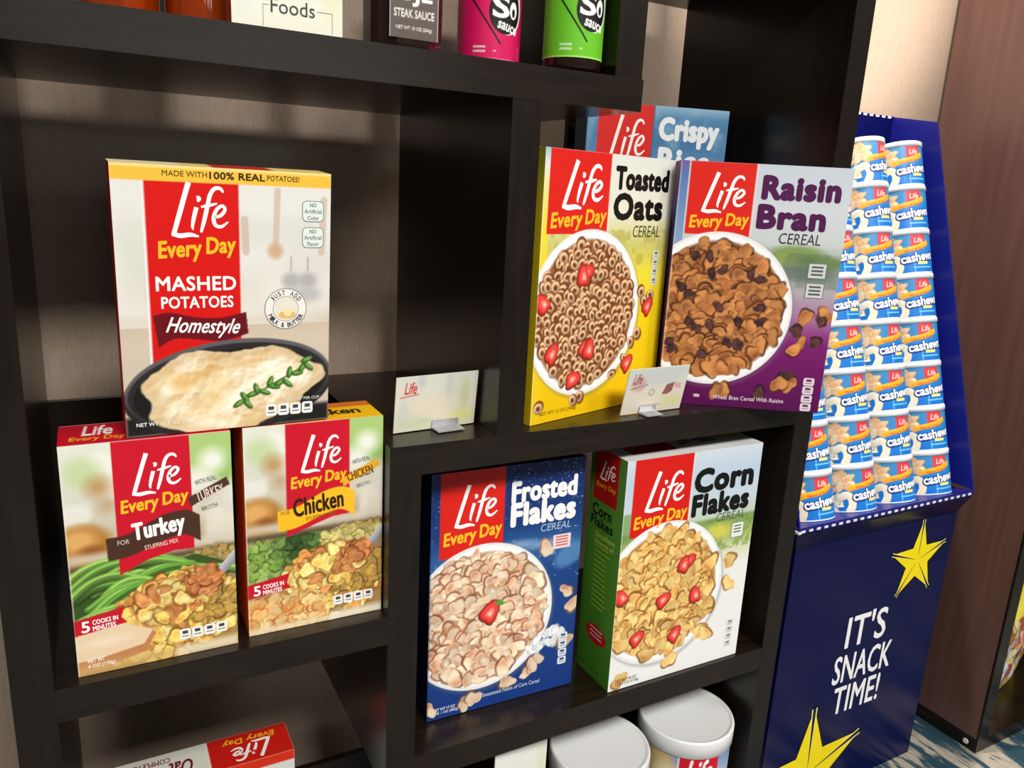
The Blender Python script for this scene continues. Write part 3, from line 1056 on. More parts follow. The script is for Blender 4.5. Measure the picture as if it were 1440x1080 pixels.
def cereal_front(kind, w, h):
    c = Cv(w, h, seed=dict(oats=21, raisin=22, frosted=23, corn=24, crispy=25)[kind])
    F = lambda x, y: (x * w, (1 - y) * h)
    full = (slice(None), slice(None))
    if kind == 'oats':
        c.vgrad([(0, (226, 228, 220)), (.22, (230, 230, 206)), (.34, (206, 200, 110)), (.46, (238, 222, 60)), (.6, (246, 214, 24)), (1, (240, 194, 10))])
        n = c.noise(.012, 3, 4)
        c.put(full, np.clip((n - .5) * 3, 0, .5) * (c.Y > .58 * h) * (c.Y < .72 * h), (170, 160, 60))
        c.vgrad([(0, (150, 190, 205)), (.05, (220, 230, 225)), (.12, (236, 226, 150)), (.28, (244, 220, 60)), (1, (240, 200, 20))], 0, .045 * w)
        red, bx, by, br = (.035, .470, .295), .36, .597, .42
    elif kind == 'raisin':
        c.vgrad([(0, (196, 206, 216)), (.18, (206, 212, 218)), (.30, (200, 206, 206)), (.40, (150, 164, 150)), (.50, (176, 168, 178)), (.60, (168, 116, 160)), (.72, (124, 26, 108)), (1, (84, 8, 76))])
        n = c.noise(.02, 3, 4)
        for x, y, rx, ry, col in ((.74, .345, .16, .035, (110, 140, 60)), (.90, .375, .14, .03, (90, 120, 60)), (.66, .37, .08, .03, (140, 160, 80)), (.80, .42, .20, .03, (96, 110, 100))):
            c.ell(*F(x, y), rx * w, ry * h, col, soft=.006, al=.75)
        c.put(full, np.clip((n - .5) * 3, 0, .4) * (c.Y > .52 * h) * (c.Y < .66 * h), (90, 110, 90))
        c.vgrad([(0, (120, 90, 160)), (.05, (90, 120, 180)), (.3, (130, 160, 200)), (.4, (150, 160, 170)), (1, (90, 10, 80))], 0, .05 * w)
        red, bx, by, br = (.06, .445, .285), .285, .5875, .47
    elif kind == 'frosted':
        c.vgrad([(0, (22, 40, 96)), (.25, (26, 62, 124)), (.35, (50, 100, 160)), (.45, (28, 66, 134)), (1, (24, 58, 130))])
        for i in range(420):
            x, y = c.r.rand(), c.r.rand() ** 1.6 * .5
            c.ell(*F(x, y), .0004 + .0009 * c.r.rand() ** 2, .0004 + .0009 * c.r.rand() ** 2, (190, 206, 232), soft=.0006, al=.7)
        for x, y in ((.62, .33), (.70, .345), (.56, .32), (.80, .335)):
            c.ell(*F(x, y), .09 * w, .012 * h, (160, 190, 220), soft=.006, al=.5)
        c.ell(*F(.93, .405), .12 * w, .045 * h, (90, 140, 190), .5, soft=.006, al=.8)
        red, bx, by, br = (.055, .460, .335), .34, .605, .478
    elif kind == 'corn':
        c.vgrad([(0, (206, 216, 226)), (.1, (186, 204, 222)), (.22, (196, 212, 220)), (.30, (190, 206, 190)), (.315, (126, 156, 84)), (.40, (170, 184, 110)), (.46, (214, 220, 186)), (.54, (236, 237, 232)), (1, (240, 240, 238))])
        n = c.noise(.006, 3, 4)
        c.put(full, np.clip((n - .5) * 4, 0, .6) * (c.Y > .54 * h) * (c.Y < .69 * h) * (c.X > .6 * w), (110, 146, 56))
        c.ell(*F(.72, .37), .10 * w, .035 * h, (226, 214, 90), soft=.010, al=.8)
        c.rect(0, .66 * h, .055 * w, .78 * h, (110, 150, 80), soft=.003, al=.7)
        red, bx, by, br = (.055, .470, .325), .335, .60, .457
    else:
        c.vgrad([(0, (150, 186, 210)), (.04, (84, 136, 178)), (.12, (66, 118, 164)), (.2, (92, 144, 184)), (.32, (66, 118, 166)), (1, (50, 100, 150))])
        n = c.noise(.03, 4, 4)
        c.put(full, np.clip((n - .5) * 2.5, 0, .5), (150, 190, 216))
        red, bx, by, br = (.075, .46, .32), .40, .66, .40
    c.rect(red[0] * w, (1 - red[2]) * h, red[1] * w, h, (220, 34, 24) if kind != 'corn' else (212, 26, 20))
    c.rect((red[1] - .004) * w, (1 - red[2]) * h, (red[1] + .008) * w, h, (238, 228, 220) if kind in ('oats', 'raisin') else c.a[2, 2], al=.6)
    cx, cy = F(bx, by)
    r = br * w
    if kind != 'crispy':
        c.bowl(cx, cy, r, None, dict(oats=(150, 92, 56), raisin=(120, 66, 34), frosted=(196, 146, 112), corn=(190, 132, 66))[kind])
    k = r * .87
    if kind == 'oats':
        for x, y in c.scatter(cx, cy, k, k, .0116):
            c.ring(x, y, .0074)
        for x, y, a in ((.33, .445, .6), (.05, .55, 2.6), (.12, .745, 1.2), (.36, .735, -.5), (.28, .855, .4), (.32, .46, 1.9), (.40, .75, 1.6)):
            c.berry(*F(x, y), .0122, a)
        for x, y in ((.88, .545), (.83, .57), (.79, .70), (.74, .735), (.70, .80), (.60, .86), (.05, .94), (.35, .925), (.30, .935), (.80, .53)):
            c.ring(*F(x, y), .0072)
        c.berry(*F(.86, .60), .0115, 1.1)
        c.berry(*F(.72, .83), .0115, 1.0)
    elif kind == 'raisin':
        for x, y in c.scatter(cx, cy, k, k, .0125):
            c.flake(x, y, .0075 + .0045 * c.r.rand(), BRN)
        for x, y in c.scatter(cx, cy, k * .9, k * .9, .034):
            c.flake(x, y, .0062, RSN, squash=.75)
        for x, y, q in ((.84, .60, 0), (.80, .66, 1), (.83, .71, 0), (.92, .70, 1), (.80, .735, 0), (.955, .585, 0), (.935, .61, 1), (.74, .86, 1), (.80, .885, 0), (.78, .845, 1), (.62, .935, 1), (.40, .93, 0), (.36, .935, 0), (.74, .885, 0)):
            c.flake(*F(x, y), .0095 if not q else .0075, BRN if not q else RSN)
    elif kind == 'frosted':
        for x, y in c.scatter(cx, cy, k, k, .0128):
            c.flake(x, y, .0075 + .0050 * c.r.rand(), FRO)
            if c.r.rand() < .35:
                c.ell(x + .001, y + .001, .0026, .0020, (252, 248, 240), c.r.rand() * 3, soft=.002, al=.7)
        c.berry(*F(.385, .60), .0150, 1.2)
        for a in (.2, .9, 1.6, 2.3):
            X, Y = F(.45, .565)
            c.ell(X + .004 * math.cos(a), Y + .004 * math.sin(a), .0042, .0017, (90, 150, 60), a)
        X, Y = F(.80, .765)
        c.clumps(X, Y, .030, .010, 26, .006, [((250, 250, 250), (236, 240, 244), (196, 206, 216))], .5)
        for x, y in ((.76, .365), (.92, .565), (.97, .63), (.93, .79), (.73, .845), (.66, .895), (.70, .87), (.53, .915), (.24, .965), (.30, .95), (.02, .955)):
            c.flake(*F(x, y), .0100, FRO)
    elif kind == 'corn':
        for x, y in c.scatter(cx, cy, k, k, .0128):
            c.flake(x, y, .0075 + .0050 * c.r.rand(), FLK)
        for x, y, a in ((.50, .485, .7), (.05, .585, 2.4), (.34, .64, .8), (.60, .655, 2.0), (.17, .79, .9), (.46, .82, 1.2), (.48, .50, 1.5)):
            c.berry(*F(x, y), .0122, a)
        for x, y in ((.84, .52), (.86, .63), (.70, .72), (.66, .83), (.71, .85), (.45, .93), (.08, .955), (.70, .70)):
            c.flake(*F(x, y), .0115, FLK, squash=.8)
    c.rect(0, 0, .0014, h, (232, 236, 232) if kind in ('corn', 'raisin', 'oats') else (40, 60, 120), al=.5)
    return c, red


def corn_side(t, h):
    c = Cv(t, h, col=(84, 150, 44))
    c.vgrad([(0, (96, 150, 54)), (.5, (90, 156, 46)), (1, (70, 136, 36))])
    c.rect(.12 * t, .78 * h, .80 * t, h, (196, 24, 20))
    for i in range(13):
        y = (.585 - i * .022) * h
        c.rect(.30 * t, y, (.62 + .16 * c.r.rand()) * t, y + .006 * h, (188, 210, 74), al=.85)
    c.text('Excellent', .28 * t, .625 * h, .84 * t, .650 * h, (206, 222, 80), .02)
    c.text('Source of', .28 * t, .597 * h, .82 * t, .618 * h, (206, 222, 80), .02)
    c.ell(.52 * t, .20 * h, .30 * t, .042 * h, (200, 28, 30))
    for i in range(3):
        c.rect(.34 * t, (.222 - i * .018) * h, .70 * t, (.228 - i * .018) * h, (246, 220, 214))
    c.rect(.1 * t, .03 * h, .7 * t, .036 * h, (50, 90, 24), al=.8)
    return c


def fresh(p, r):
    if p.m.n:
        p.build('small_print', r)
    return front_print()


def cereal(kind, label, loc, yaw, lean, w, h, t, side, title, tcol, sub=(60, 60, 60)):
    r = thing('cereal_box', label, 'cereal box', P(*loc) + Vector((0, 0, .0004 + max(0, lean) * t)), yaw, lean, 'cereal boxes on the bookcase')
    c, red = cereal_front(kind, w, h)
    left = top = None
    if kind == 'corn':
        left = corn_side(t, h)
        top = Cv(w, t, col=(222, 224, 222))
        top.rect(.10 * w, .25 * t, .42 * w, t, (200, 40, 28))
        top.text('Corn Flakes', .46 * w, .40 * t, .76 * w, .74 * t, (50, 50, 50), .02)
        for x, y in ((.84, .6), (.92, .5), (.88, .75)):
            top.flake(x * w, y * t, .011, FLK)
    if kind == 'oats':
        left = Cv(t, h, .003, (206, 178, 20))
        left.vgrad([(0, (150, 140, 30)), (.2, (196, 176, 30)), (1, (214, 180, 12))])
    carton(r, w, h, t, c, side, left, top)
    p = front_print()
    b0, b1 = dict(oats=(.035, .282), raisin=(.040, .268), frosted=(.055, .292), corn=(.060, .298), crispy=(.04, .28))[kind]
    p.brand((red[0] + .02) * w, (1 - b1) * h, (red[1] - .012) * w, (1 - b0) * h)
    if kind == 'corn':
        q = Print(lambda u, v, z: (-z, t - u, v))
        q.life(.26 * t, .875 * h, .72 * t, .955 * h)
        q.text('Every Day', .20 * t, .835 * h, .76 * t, .862 * h, (250, 190, 40), .02, .15, .05)
        q.build('side_logo', r)
        q = Print(lambda u, v, z: (-z, t - u, v))
        q.text('Corn', .14 * t, .715 * h, .70 * t, .765 * h, (20, 26, 14), .03)
        q.text('Flakes', .12 * t, .668 * h, .76 * t, .710 * h, (20, 26, 14), .03)
        q.build('side_lettering', r)
    p.build('brand_lettering', r)
    p = front_print()
    for s_, x0, y0, x1, y1, bold in title:
        p.text(s_, x0 * w, (1 - y1) * h, x1 * w, (1 - y0) * h, tcol, bold)
    p.build('title_lettering', r)
    p = front_print()
    if kind == 'oats':
        p.text('CEREAL', .68 * w, (1 - .308) * h, .91 * w, (1 - .262) * h, (70, 70, 60), 0, .1)
        p = fresh(p, r)
        p.facts(r, .87 * w, (1 - .395) * h, .055 * w, .034 * h, 4, True, (120, 120, 110), (222, 224, 206))
        p = fresh(p, r)
        p.text('NET WT 12 OZ (340g)', .06 * w, (1 - .975) * h, .33 * w, (1 - .957) * h, (130, 96, 10), .01)
    elif kind == 'raisin':
        p.text('CEREAL', .62 * w, (1 - .305) * h, .865 * w, (1 - .262) * h, (56, 52, 56), 0, .1)
        for y in (.375, .455):
            p = fresh(p, r)
            p.rect(.815 * w, (1 - y - .063) * h, .925 * w, (1 - y) * h, (112, 116, 116))
            p.rect(.820 * w, (1 - y - .060) * h, .920 * w, (1 - y - .003) * h, (206, 210, 208))
            for k in range(3):
                p.rect(.835 * w, (1 - y - .020 - .015 * k) * h, .905 * w, (1 - y - .012 - .015 * k) * h, (90, 94, 94))
        p = fresh(p, r)
        p.text('Wheat Bran Cereal With Raisins', .34 * w, (1 - .968) * h, .78 * w, (1 - .950) * h, (226, 206, 222), .012)
        p.facts(r, .885 * w, (1 - .885) * h, .066 * w, .034 * h, 4, True, (110, 60, 100), (224, 210, 220))
        p = fresh(p, r)
        p.rect(.22 * w, (1 - .965) * h, .26 * w, (1 - .952) * h, (214, 190, 208), .002)
    elif kind == 'frosted':
        p.text('CEREAL', .71 * w, (1 - .288) * h, .92 * w, (1 - .258) * h, (176, 196, 222), 0, .1)
        p = fresh(p, r)
        p.rect(.80 * w, (1 - .372) * h, .925 * w, (1 - .312) * h, (240, 214, 214), .001)
        for k in range(4):
            p.rect(.82 * w, (1 - .325 - .012 * k) * h, .905 * w, (1 - .319 - .012 * k) * h, (200, 110, 110))
        p.facts(r, .885 * w, (1 - .785) * h, .062 * w, .034 * h, 4, True, (60, 80, 130), (222, 228, 236))
        p = fresh(p, r)
        p.text('Sweetened Flakes of Corn Cereal', .36 * w, (1 - .955) * h, .76 * w, (1 - .937) * h, (200, 210, 226), .008)
        p = fresh(p, r)
        p.text('NET WT 17 OZ', .04 * w, (1 - .965) * h, .18 * w, (1 - .952) * h, (226, 230, 238), .02)
        p.text('1 LB 1 OZ (482g)', .04 * w, (1 - .982) * h, .20 * w, (1 - .969) * h, (226, 230, 238), .02)
    elif kind == 'corn':
        p.text('CEREAL', .69 * w, (1 - .325) * h, .92 * w, (1 - .288) * h, (84, 90, 84), 0, .1)
        p = fresh(p, r)
        p.rect(.825 * w, (1 - .415) * h, .925 * w, (1 - .345) * h, (130, 150, 130), .002)
        p.rect(.830 * w, (1 - .412) * h, .920 * w, (1 - .348) * h, (232, 236, 228), .002)
        for k in range(3):
            p.rect(.845 * w, (1 - .365 - .014 * k) * h, .905 * w, (1 - .358 - .014 * k) * h, (110, 130, 110))
        p.facts(r, .885 * w, (1 - .845) * h, .058 * w, .032 * h, 4, True, (120, 120, 120), (226, 226, 224))
        p = fresh(p, r)
        p.text('NET WT 18 OZ', .05 * w, (1 - .967) * h, .20 * w, (1 - .953) * h, (70, 70, 70), .015)
        p.text('1 LB 2 OZ (510g)', .05 * w, (1 - .984) * h, .22 * w, (1 - .971) * h, (70, 70, 70), .015)
    else:
        p.text('CEREAL', .66 * w, (1 - .31) * h, .92 * w, (1 - .275) * h, (226, 236, 242), 0, .1)
    fresh(p, r)
    return r


cereal('oats', 'yellow toasted oats cereal box beside the middle upright, with a bowl of rings', (.4838, .021, SHELF_M), .2662, .0019, .2222, .2916, .05,
       (226, 190, 20), (('Toasted', .505, .040, .955, .130, .048), ('Oats', .505, .138, .920, .244, .050)), (14, 12, 10))
cereal('raisin', 'purple raisin bran cereal box turned sideways at the front right of the middle shelf', (.7245, .0652, SHELF_M), -.5693, -.0015, .197, .2916, .051,
       (88, 40, 110), (('Raisin', .485, .040, .945, .137, .055), ('Bran', .475, .152, .880, .252, .055)), (78, 20, 74))
cereal('crispy', 'blue crispy rice cereal box half hidden behind the toasted oats box', (.6814, .24, SHELF_M), -.2765, 0, .1972, .3638, .051,
       (70, 120, 165), (('Crispy', .50, .035, .94, .142, .040), ('Rice', .51, .140, .90, .235, .045)), (238, 242, 244))
cereal('frosted', 'dark blue frosted flakes cereal box dotted with snow on the lower shelf', (.368, .0562, SHELF_L), -.0278, .0178, .197, .3068, .051,
       (18, 34, 84), (('Frosted', .500, .066, .950, .155, .045), ('Flakes', .500, .152, .950, .252, .050)), (246, 246, 248))
cereal('corn', 'white corn flakes cereal box with a green side panel on the lower shelf', (.6379, .0076, SHELF_L), -.0053, .0051, .2165, .3095, .074,
       (206, 214, 206), (('Corn', .490, .074, .955, .184, .056), ('Flakes', .490, .186, .940, .286, .052)), (16, 16, 16))


# ------------------------------------------------------------------ snack display bin
BX0, BX1, BY0, BY1 = 1.175, 1.690, 0.147, 0.462
TX0, TX1, TY0 = 1.128, 1.668, 0.108
zTray = -0.585
TILT = .0271 / .0917
bn = thing('snack_display_bin', 'tall blue cardboard display stand with yellow stars, filled with cashew cans', 'display stand', P(1.42, .147, zF))


def loc(o, x, y, z):
    q = P(x, y, z) - o.location
    return (q.x, q.y, q.z)


def loft(m, o, rings, cap0=True, cap1=True, mi=0):
    v = [loc(o, *q) for r in rings for q in r]
    f = []
    for k in range(len(rings) - 1):
        for i in range(4):
            f.append((4 * k + i, 4 * k + (i + 1) % 4, 4 * k + 4 + (i + 1) % 4, 4 * k + 4 + i))
    if cap0:
        f.append((3, 2, 1, 0))
    if cap1:
        n = 4 * (len(rings) - 1)
        f.append((n, n + 1, n + 2, n + 3))
    m.add(v, f, mi=mi)


def rg(x0, x1, y0, y1, z0, z1=None):
    z1 = z0 if z1 is None else z1
    return [(x0, y0, z0), (x1, y0, z0), (x1, y1, z1), (x0, y1, z1)]


m = MB()
loft(m, bn, [rg(BX0, BX1, BY0, BY1, zF + .001), rg(BX0, BX1, BY0, BY1, -.655)], True, False)
m.build('base', M_NAVY, bn)
m = MB()
loft(m, bn, [rg(BX0, BX1, BY0, BY1, -.6545), rg(TX0, TX1, TY0 + .004, BY1, -.604), rg(TX0, TX1, TY0 + .004, BY1, -.5965)], False, False)
m.build('tray_collar', M_NAVY, bn)
m = MB()
zb = -TILT * (BY1 - TY0)
loft(m, bn, [[(TX0, TY0, -.596), (TX1, TY0, -.596), (BX1 - .003, BY1 - .002, -.596 + zb), (BX0 + .003, BY1 - .002, -.596 + zb)], [(TX0, TY0, zTray), (TX1, TY0, zTray), (BX1 - .003, BY1 - .002, zTray + zb), (BX0 + .003, BY1 - .002, zTray + zb)]])
m.build('tray_floor', M_BLUE, bn)
zs = .188
for x0, x1 in ((TX0, TX0 + .004), (TX1 - .004, TX1)):
    m = MB()
    pr = [(TY0 + .001, zTray), (BY1, zTray), (BY1, .205), (.345, zs)]
    v = [loc(bn, x, y, z) for x in (x0, x1) for y, z in pr]
    m.add(v, [(3, 2, 1, 0), (4, 5, 6, 7), (0, 1, 5, 4), (1, 2, 6, 5), (2, 3, 7, 6), (3, 0, 4, 7)])
    m.build('side_panel', M_BLUE, bn)
m = MB()
m.box(loc(bn, TX0 + .004, BY1 - .006, zTray), loc(bn, TX1 - .004, BY1 - .002, .205))
m.build('back_panel', M_NAVY, bn)
# corrugated cut edges: pale dashes of the fluting
m = MB()
x = TX0 + .006
while x < TX1 - .014:
    m.box(loc(bn, x, TY0 - .0012, -.5950), loc(bn, x + .010, TY0 - .0002, -.5905))
    x += .0205
m.build('lip_fluting', M_KRAFT, bn)['kind'] = 'stuff'
m = MB()
x = TX0 + .012
while x < TX1 - .014:
    m.box(loc(bn, x, BY1 - .0068, .2002), loc(bn, x + .011, BY1 - .0061, .2044))
    x += .021
m.build('rim_fluting', M_KRAFT, bn)['kind'] = 'stuff'
m = MB()
for yy, zz in ((TY0 + .0005, zTray), ):
    m.box(loc(bn, TX0 - .002, TY0 - .001, -.597), loc(bn, TX0 + .006, TY0 + .012, -.592))
m.build('lip_corner', M_KRAFT, bn)


def clip(poly, ax, lim):
    out = []
    for (a, b) in zip(poly, poly[1:] + poly[:1]):
        ia, ib = a[ax] >= lim, b[ax] >= lim
        if ia:
            out.append(a)
        if ia != ib:
            t = (lim - a[ax]) / (b[ax] - a[ax])
            out.append((a[0] + t * (b[0] - a[0]), a[1] + t * (b[1] - a[1])))
    return out


def star(cx, cz, R, a0, tips=(1, 1, 1, 1, 1)):
    p = Print(lambda u, v, z: loc(bn, u, BY0 - z / S - .0006, v))

    def piece(pts, col):
        q = clip(clip(pts, 1, zF + .004), 0, BX0 + .002)
        if len(q) > 2:
            p.poly(q, [tuple(range(len(q)))], col)
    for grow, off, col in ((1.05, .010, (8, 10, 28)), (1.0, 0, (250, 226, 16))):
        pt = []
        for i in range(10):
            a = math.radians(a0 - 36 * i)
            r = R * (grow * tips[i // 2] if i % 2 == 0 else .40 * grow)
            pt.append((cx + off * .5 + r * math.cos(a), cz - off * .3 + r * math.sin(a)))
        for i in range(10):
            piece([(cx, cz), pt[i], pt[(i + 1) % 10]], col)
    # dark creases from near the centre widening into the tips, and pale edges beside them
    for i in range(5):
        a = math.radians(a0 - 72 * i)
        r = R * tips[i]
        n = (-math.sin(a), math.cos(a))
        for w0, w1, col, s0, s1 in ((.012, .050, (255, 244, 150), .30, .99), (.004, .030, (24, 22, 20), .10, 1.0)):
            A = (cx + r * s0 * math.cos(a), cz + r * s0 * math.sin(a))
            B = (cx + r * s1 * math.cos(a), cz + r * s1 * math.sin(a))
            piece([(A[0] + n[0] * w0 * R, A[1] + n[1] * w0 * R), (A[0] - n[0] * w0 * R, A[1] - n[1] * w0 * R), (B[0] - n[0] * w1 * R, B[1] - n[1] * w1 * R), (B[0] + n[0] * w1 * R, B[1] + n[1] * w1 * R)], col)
    o = p.build('star', bn)
    return o


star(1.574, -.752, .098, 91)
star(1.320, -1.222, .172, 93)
for word, x0, z0, x1, z1 in (("IT'S", 1.374, -.925, 1.505, -.846), ('SNACK', 1.352, -1.010, 1.542, -.940), ('TIME!', 1.368, -1.090, 1.520, -1.020)):
    p = Print(lambda u, v, z: loc(bn, u, BY0 - z / S - .0006, v))
    p.text(word, x0, z0, x1, z1, (248, 248, 248), .016)
    p.build('slogan_lettering', bn)


# ------------------------------------------------------------------ cashew cans
CR, CH = .0550 * S, .0955 * S


def can_print(r, h):
    W = 2 * math.pi * r
    c = Cv(W, h, .0006, (24, 128, 206), seed=31)
    u = lambda deg: W * (.5 + deg / 360.0)
    c.vgrad([(0, (70, 130, 170)), (.15, (60, 140, 190)), (.45, (24, 124, 204)), (1, (18, 112, 200))])
    tan = [((246, 208, 164), (236, 186, 134), (196, 140, 90)), ((250, 222, 186), (242, 200, 156), (206, 154, 108))]
    cream = [((250, 244, 220), (244, 232, 196), (206, 186, 140))]
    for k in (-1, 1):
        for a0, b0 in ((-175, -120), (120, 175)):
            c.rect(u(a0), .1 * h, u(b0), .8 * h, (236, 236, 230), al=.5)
    for i in range(34):
        c.flake(u(-22 - 70 * c.r.rand()), h * (.56 + .34 * c.r.rand()), .0085, tan[c.r.randint(2)], squash=.7)
    for i in range(9):
        c.flake(u(-86 + 40 * c.r.rand()), h * (.08 + .34 * c.r.rand()), .0085, cream[0], squash=.65)
    for i in range(8):
        c.flake(u(-110 + 20 * c.r.rand()), h * (.10 + .7 * c.r.rand()), .009, cream[0], squash=.65)
    # big curved cashew at the lower left of the word
    q = spline([(u(-44), .36 * h), (u(-34), .40 * h), (u(-25), .32 * h), (u(-24), .16 * h), (u(-30), .02 * h)], 6)
    c.line(q, .0125, (252, 246, 226), (226, 210, 170))
    c.rect(u(0), .68 * h, u(36), .97 * h, (206, 62, 70))
    c.text('Life', u(8), .76 * h, u(30), .90 * h, (250, 190, 180), .03, .2)
    c.rect(u(-14), .72 * h, u(1), .95 * h, (60, 130, 190), al=.9)
    q = spline([(u(-24), .56 * h), (u(-8), .60 * h), (u(14), .64 * h), (u(40), .74 * h)], 6)
    c.line(q, .0095, (250, 186, 50), (240, 150, 34))
    c.text('Halves & Pieces', u(-14), .56 * h, u(36), .64 * h, (190, 90, 10), .02, 0, .12)
    for dx, dy in ((-.0022, -.0016), (.0022, -.0018), (0, -.0030), (-.0012, .0016)):
        c.text('cashews', u(-22) + dx, .30 * h + dy, u(60) + dx, .53 * h + dy, (16, 44, 120), .07, 0, .10)
    c.text('cashews', u(-22), .30 * h, u(60), .53 * h, (255, 252, 244), .06, 0, .10)
    c.rect(u(14), .22 * h, u(40), .29 * h, (236, 222, 120))
    c.rect(u(4), .13 * h, u(52), .165 * h, (120, 190, 236))
    c.rect(u(5), .02 * h, u(8), .26 * h, (120, 190, 236), al=.7)
    c.rect(0, 0, W, .028 * h, (236, 238, 240))
    return c


def build_can():
    o = thing('cashew_can', 'x', 'can', (0, 0, 0))
    hb = CH * .90
    cv = can_print(CR, hb)
    a = -cv.X / CR * -1.0
    th = (cv.X / CR) - math.pi - math.pi / 2
    pos = np.stack([CR * np.cos(th), CR * np.sin(th), cv.Y], -1)
    m = MB()
    m.grid(pos, cv.a, smooth=True)
    m.add([(CR * math.cos(i / 32 * 6.2832), CR * math.sin(i / 32 * 6.2832), 0.0) for i in range(32)], [tuple(range(31, -1, -1))], (210, 210, 210))
    m.build('body', M_INK, o)
    m = MB()
    R = CR * 1.025
    m.lathe([(0, CH * .955), (R * .86, CH * .955), (R * .90, CH * .995), (R * .97, CH * .998), (R, CH * .985), (R, CH * .895), (CR * 1.003, CH * .89)], 40)
    m.build('lid', M_LID, o)
    return o


can0 = build_can()
ROW = ('bottom', 'second lowest', 'third lowest', 'fourth lowest', 'fourth highest', 'third highest', 'second highest', 'top')
CLM = ('leftmost', 'second leftmost', 'second rightmost', 'rightmost')
first = True
rs = np.random.RandomState(5)
for k in range(8):
    for j in range(4):
        if j == 0 and k > 4:
            continue            # nothing of these shows behind the bookcase upright
        o = can0 if first else copy_tree(can0)
        first = False
        o.location = P(1.596 - (3 - j) * .124, .176 + .0271 * k, zTray + .0008 - TILT * (.176 - TY0) + .0917 * k)
        o.rotation_mode = 'ZYX'     # turned about its axis, then tipped back with the whole rack
        o.rotation_euler = (-math.atan(TILT), 0, math.radians((-24, -20, -24, -36)[j] + rs.uniform(-5, 5) + (14 if k == 7 and j == 2 else 0)))
        o['label'] = f'white-lidded cashew can, {ROW[k]} row, {CLM[j]} stack of the blue display'
        o['category'] = 'can'
        o['group'] = 'cashew cans in the display stand'


# ------------------------------------------------------------------ sign cards in clips
def card_art(w, h, kind):
    c = Cv(w, h, .0006, (222, 222, 210), seed=41)
    F = lambda x, y: (x * w, (1 - y) * h)
    if kind == 'plain':
        c.vgrad([(0, (214, 218, 206)), (.5, (226, 220, 202)), (1, (216, 218, 190))])
        for x, y, rx, ry, col in ((.30, .10, .05, .12, (190, 196, 196)), (.64, .2, .04, .2, (200, 200, 196)), (.85, .4, .06, .25, (196, 204, 150)), (.82, .80, .14, .10, (226, 220, 130)), (.10, .7, .06, .3, (204, 212, 206)), (.45, .6, .2, .2, (230, 220, 198)), (.25, .85, .2, .1, (206, 216, 180))):
            c.ell(*F(x, y), rx * w, ry * h, col, soft=.006, al=.75)
        c.text('Life', .10 * w, .68 * h, .25 * w, .90 * h, (206, 60, 60), .02, .25)
        c.line([F(.06, .37), F(.27, .33)], .0016, (214, 110, 90), al=.8)
        c.rect(.30 * w, .16 * h, .56 * w, .19 * h, (186, 186, 166), soft=.002, al=.5)
    elif kind == 'glare_patched':  # blurred logo, plus reflected glare painted into the card colour as patches
        c.vgrad([(0, (206, 212, 206)), (.4, (214, 214, 204)), (.5, (224, 214, 198)), (1, (220, 214, 196))])
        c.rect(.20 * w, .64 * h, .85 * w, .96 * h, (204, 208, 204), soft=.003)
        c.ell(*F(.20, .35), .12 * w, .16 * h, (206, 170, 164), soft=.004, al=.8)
        c.text('Life', .09 * w, .66 * h, .24 * w, .90 * h, (160, 90, 100), .02, .25)
        c.line([F(.08, .44), F(.34, .36)], .0014, (150, 110, 104), al=.8)
        c.poly([F(.62, .62), F(.67, .40), F(.80, .36), F(.78, .56), F(.72, .62)], (146, 92, 86))
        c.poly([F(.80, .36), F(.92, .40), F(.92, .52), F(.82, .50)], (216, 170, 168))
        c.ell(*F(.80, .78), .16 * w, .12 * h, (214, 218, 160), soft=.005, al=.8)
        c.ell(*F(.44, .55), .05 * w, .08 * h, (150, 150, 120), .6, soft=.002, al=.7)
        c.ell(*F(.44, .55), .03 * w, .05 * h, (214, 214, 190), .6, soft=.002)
        c.rect(.30 * w, .15 * h, .62 * w, .18 * h, (160, 130, 120), soft=.002, al=.5)
    else:
        c.vgrad([(0, (234, 236, 228)), (.5, (228, 230, 222)), (1, (232, 232, 214))])
        c.ell(*F(.9, .5), .12 * w, .4 * h, (222, 224, 180), soft=.008, al=.8)
        c.ell(*F(.1, .6), .08 * w, .3 * h, (214, 222, 220), soft=.008, al=.8)
    return c


def card(name, label, loc_, yaw, lean, w, h, kind, clip_at=None, th=.0012):
    r = thing(name, label, 'sign', loc_, yaw, lean)
    c = card_art(w, h, kind)
    m = MB()
    m.grid(plane_grid(c, (0, 0, 0.0006), (1, 0, 0), (0, 0, 1)), c.a)
    m.box((0, 0, .0006), (w, th, h + .0006), (228, 228, 220), skip=('front',))
    m.build('card', M_INK, r)
    if clip_at:
        a, b = clip_at
        m = MB()
        v = []
        for x in (a, b):
            v += [(x, -.017, .0006 - .017 * math.tan(lean)), (x, -.017, .0018 - .017 * math.tan(lean)), (x, -.0022, .0030), (x, -.0022, .0100), (x, -.0008, .0100), (x, -.0008, .0006)]
        m.add(v, [(0, 1, 7, 6), (1, 2, 8, 7), (2, 3, 9, 8), (3, 4, 10, 9), (4, 5, 11, 10), (5, 0, 6, 11), (5, 4, 3, 2, 1, 0), (6, 7, 8, 9, 10, 11)])
        m.build('clip', M_STEEL, r)
    return r


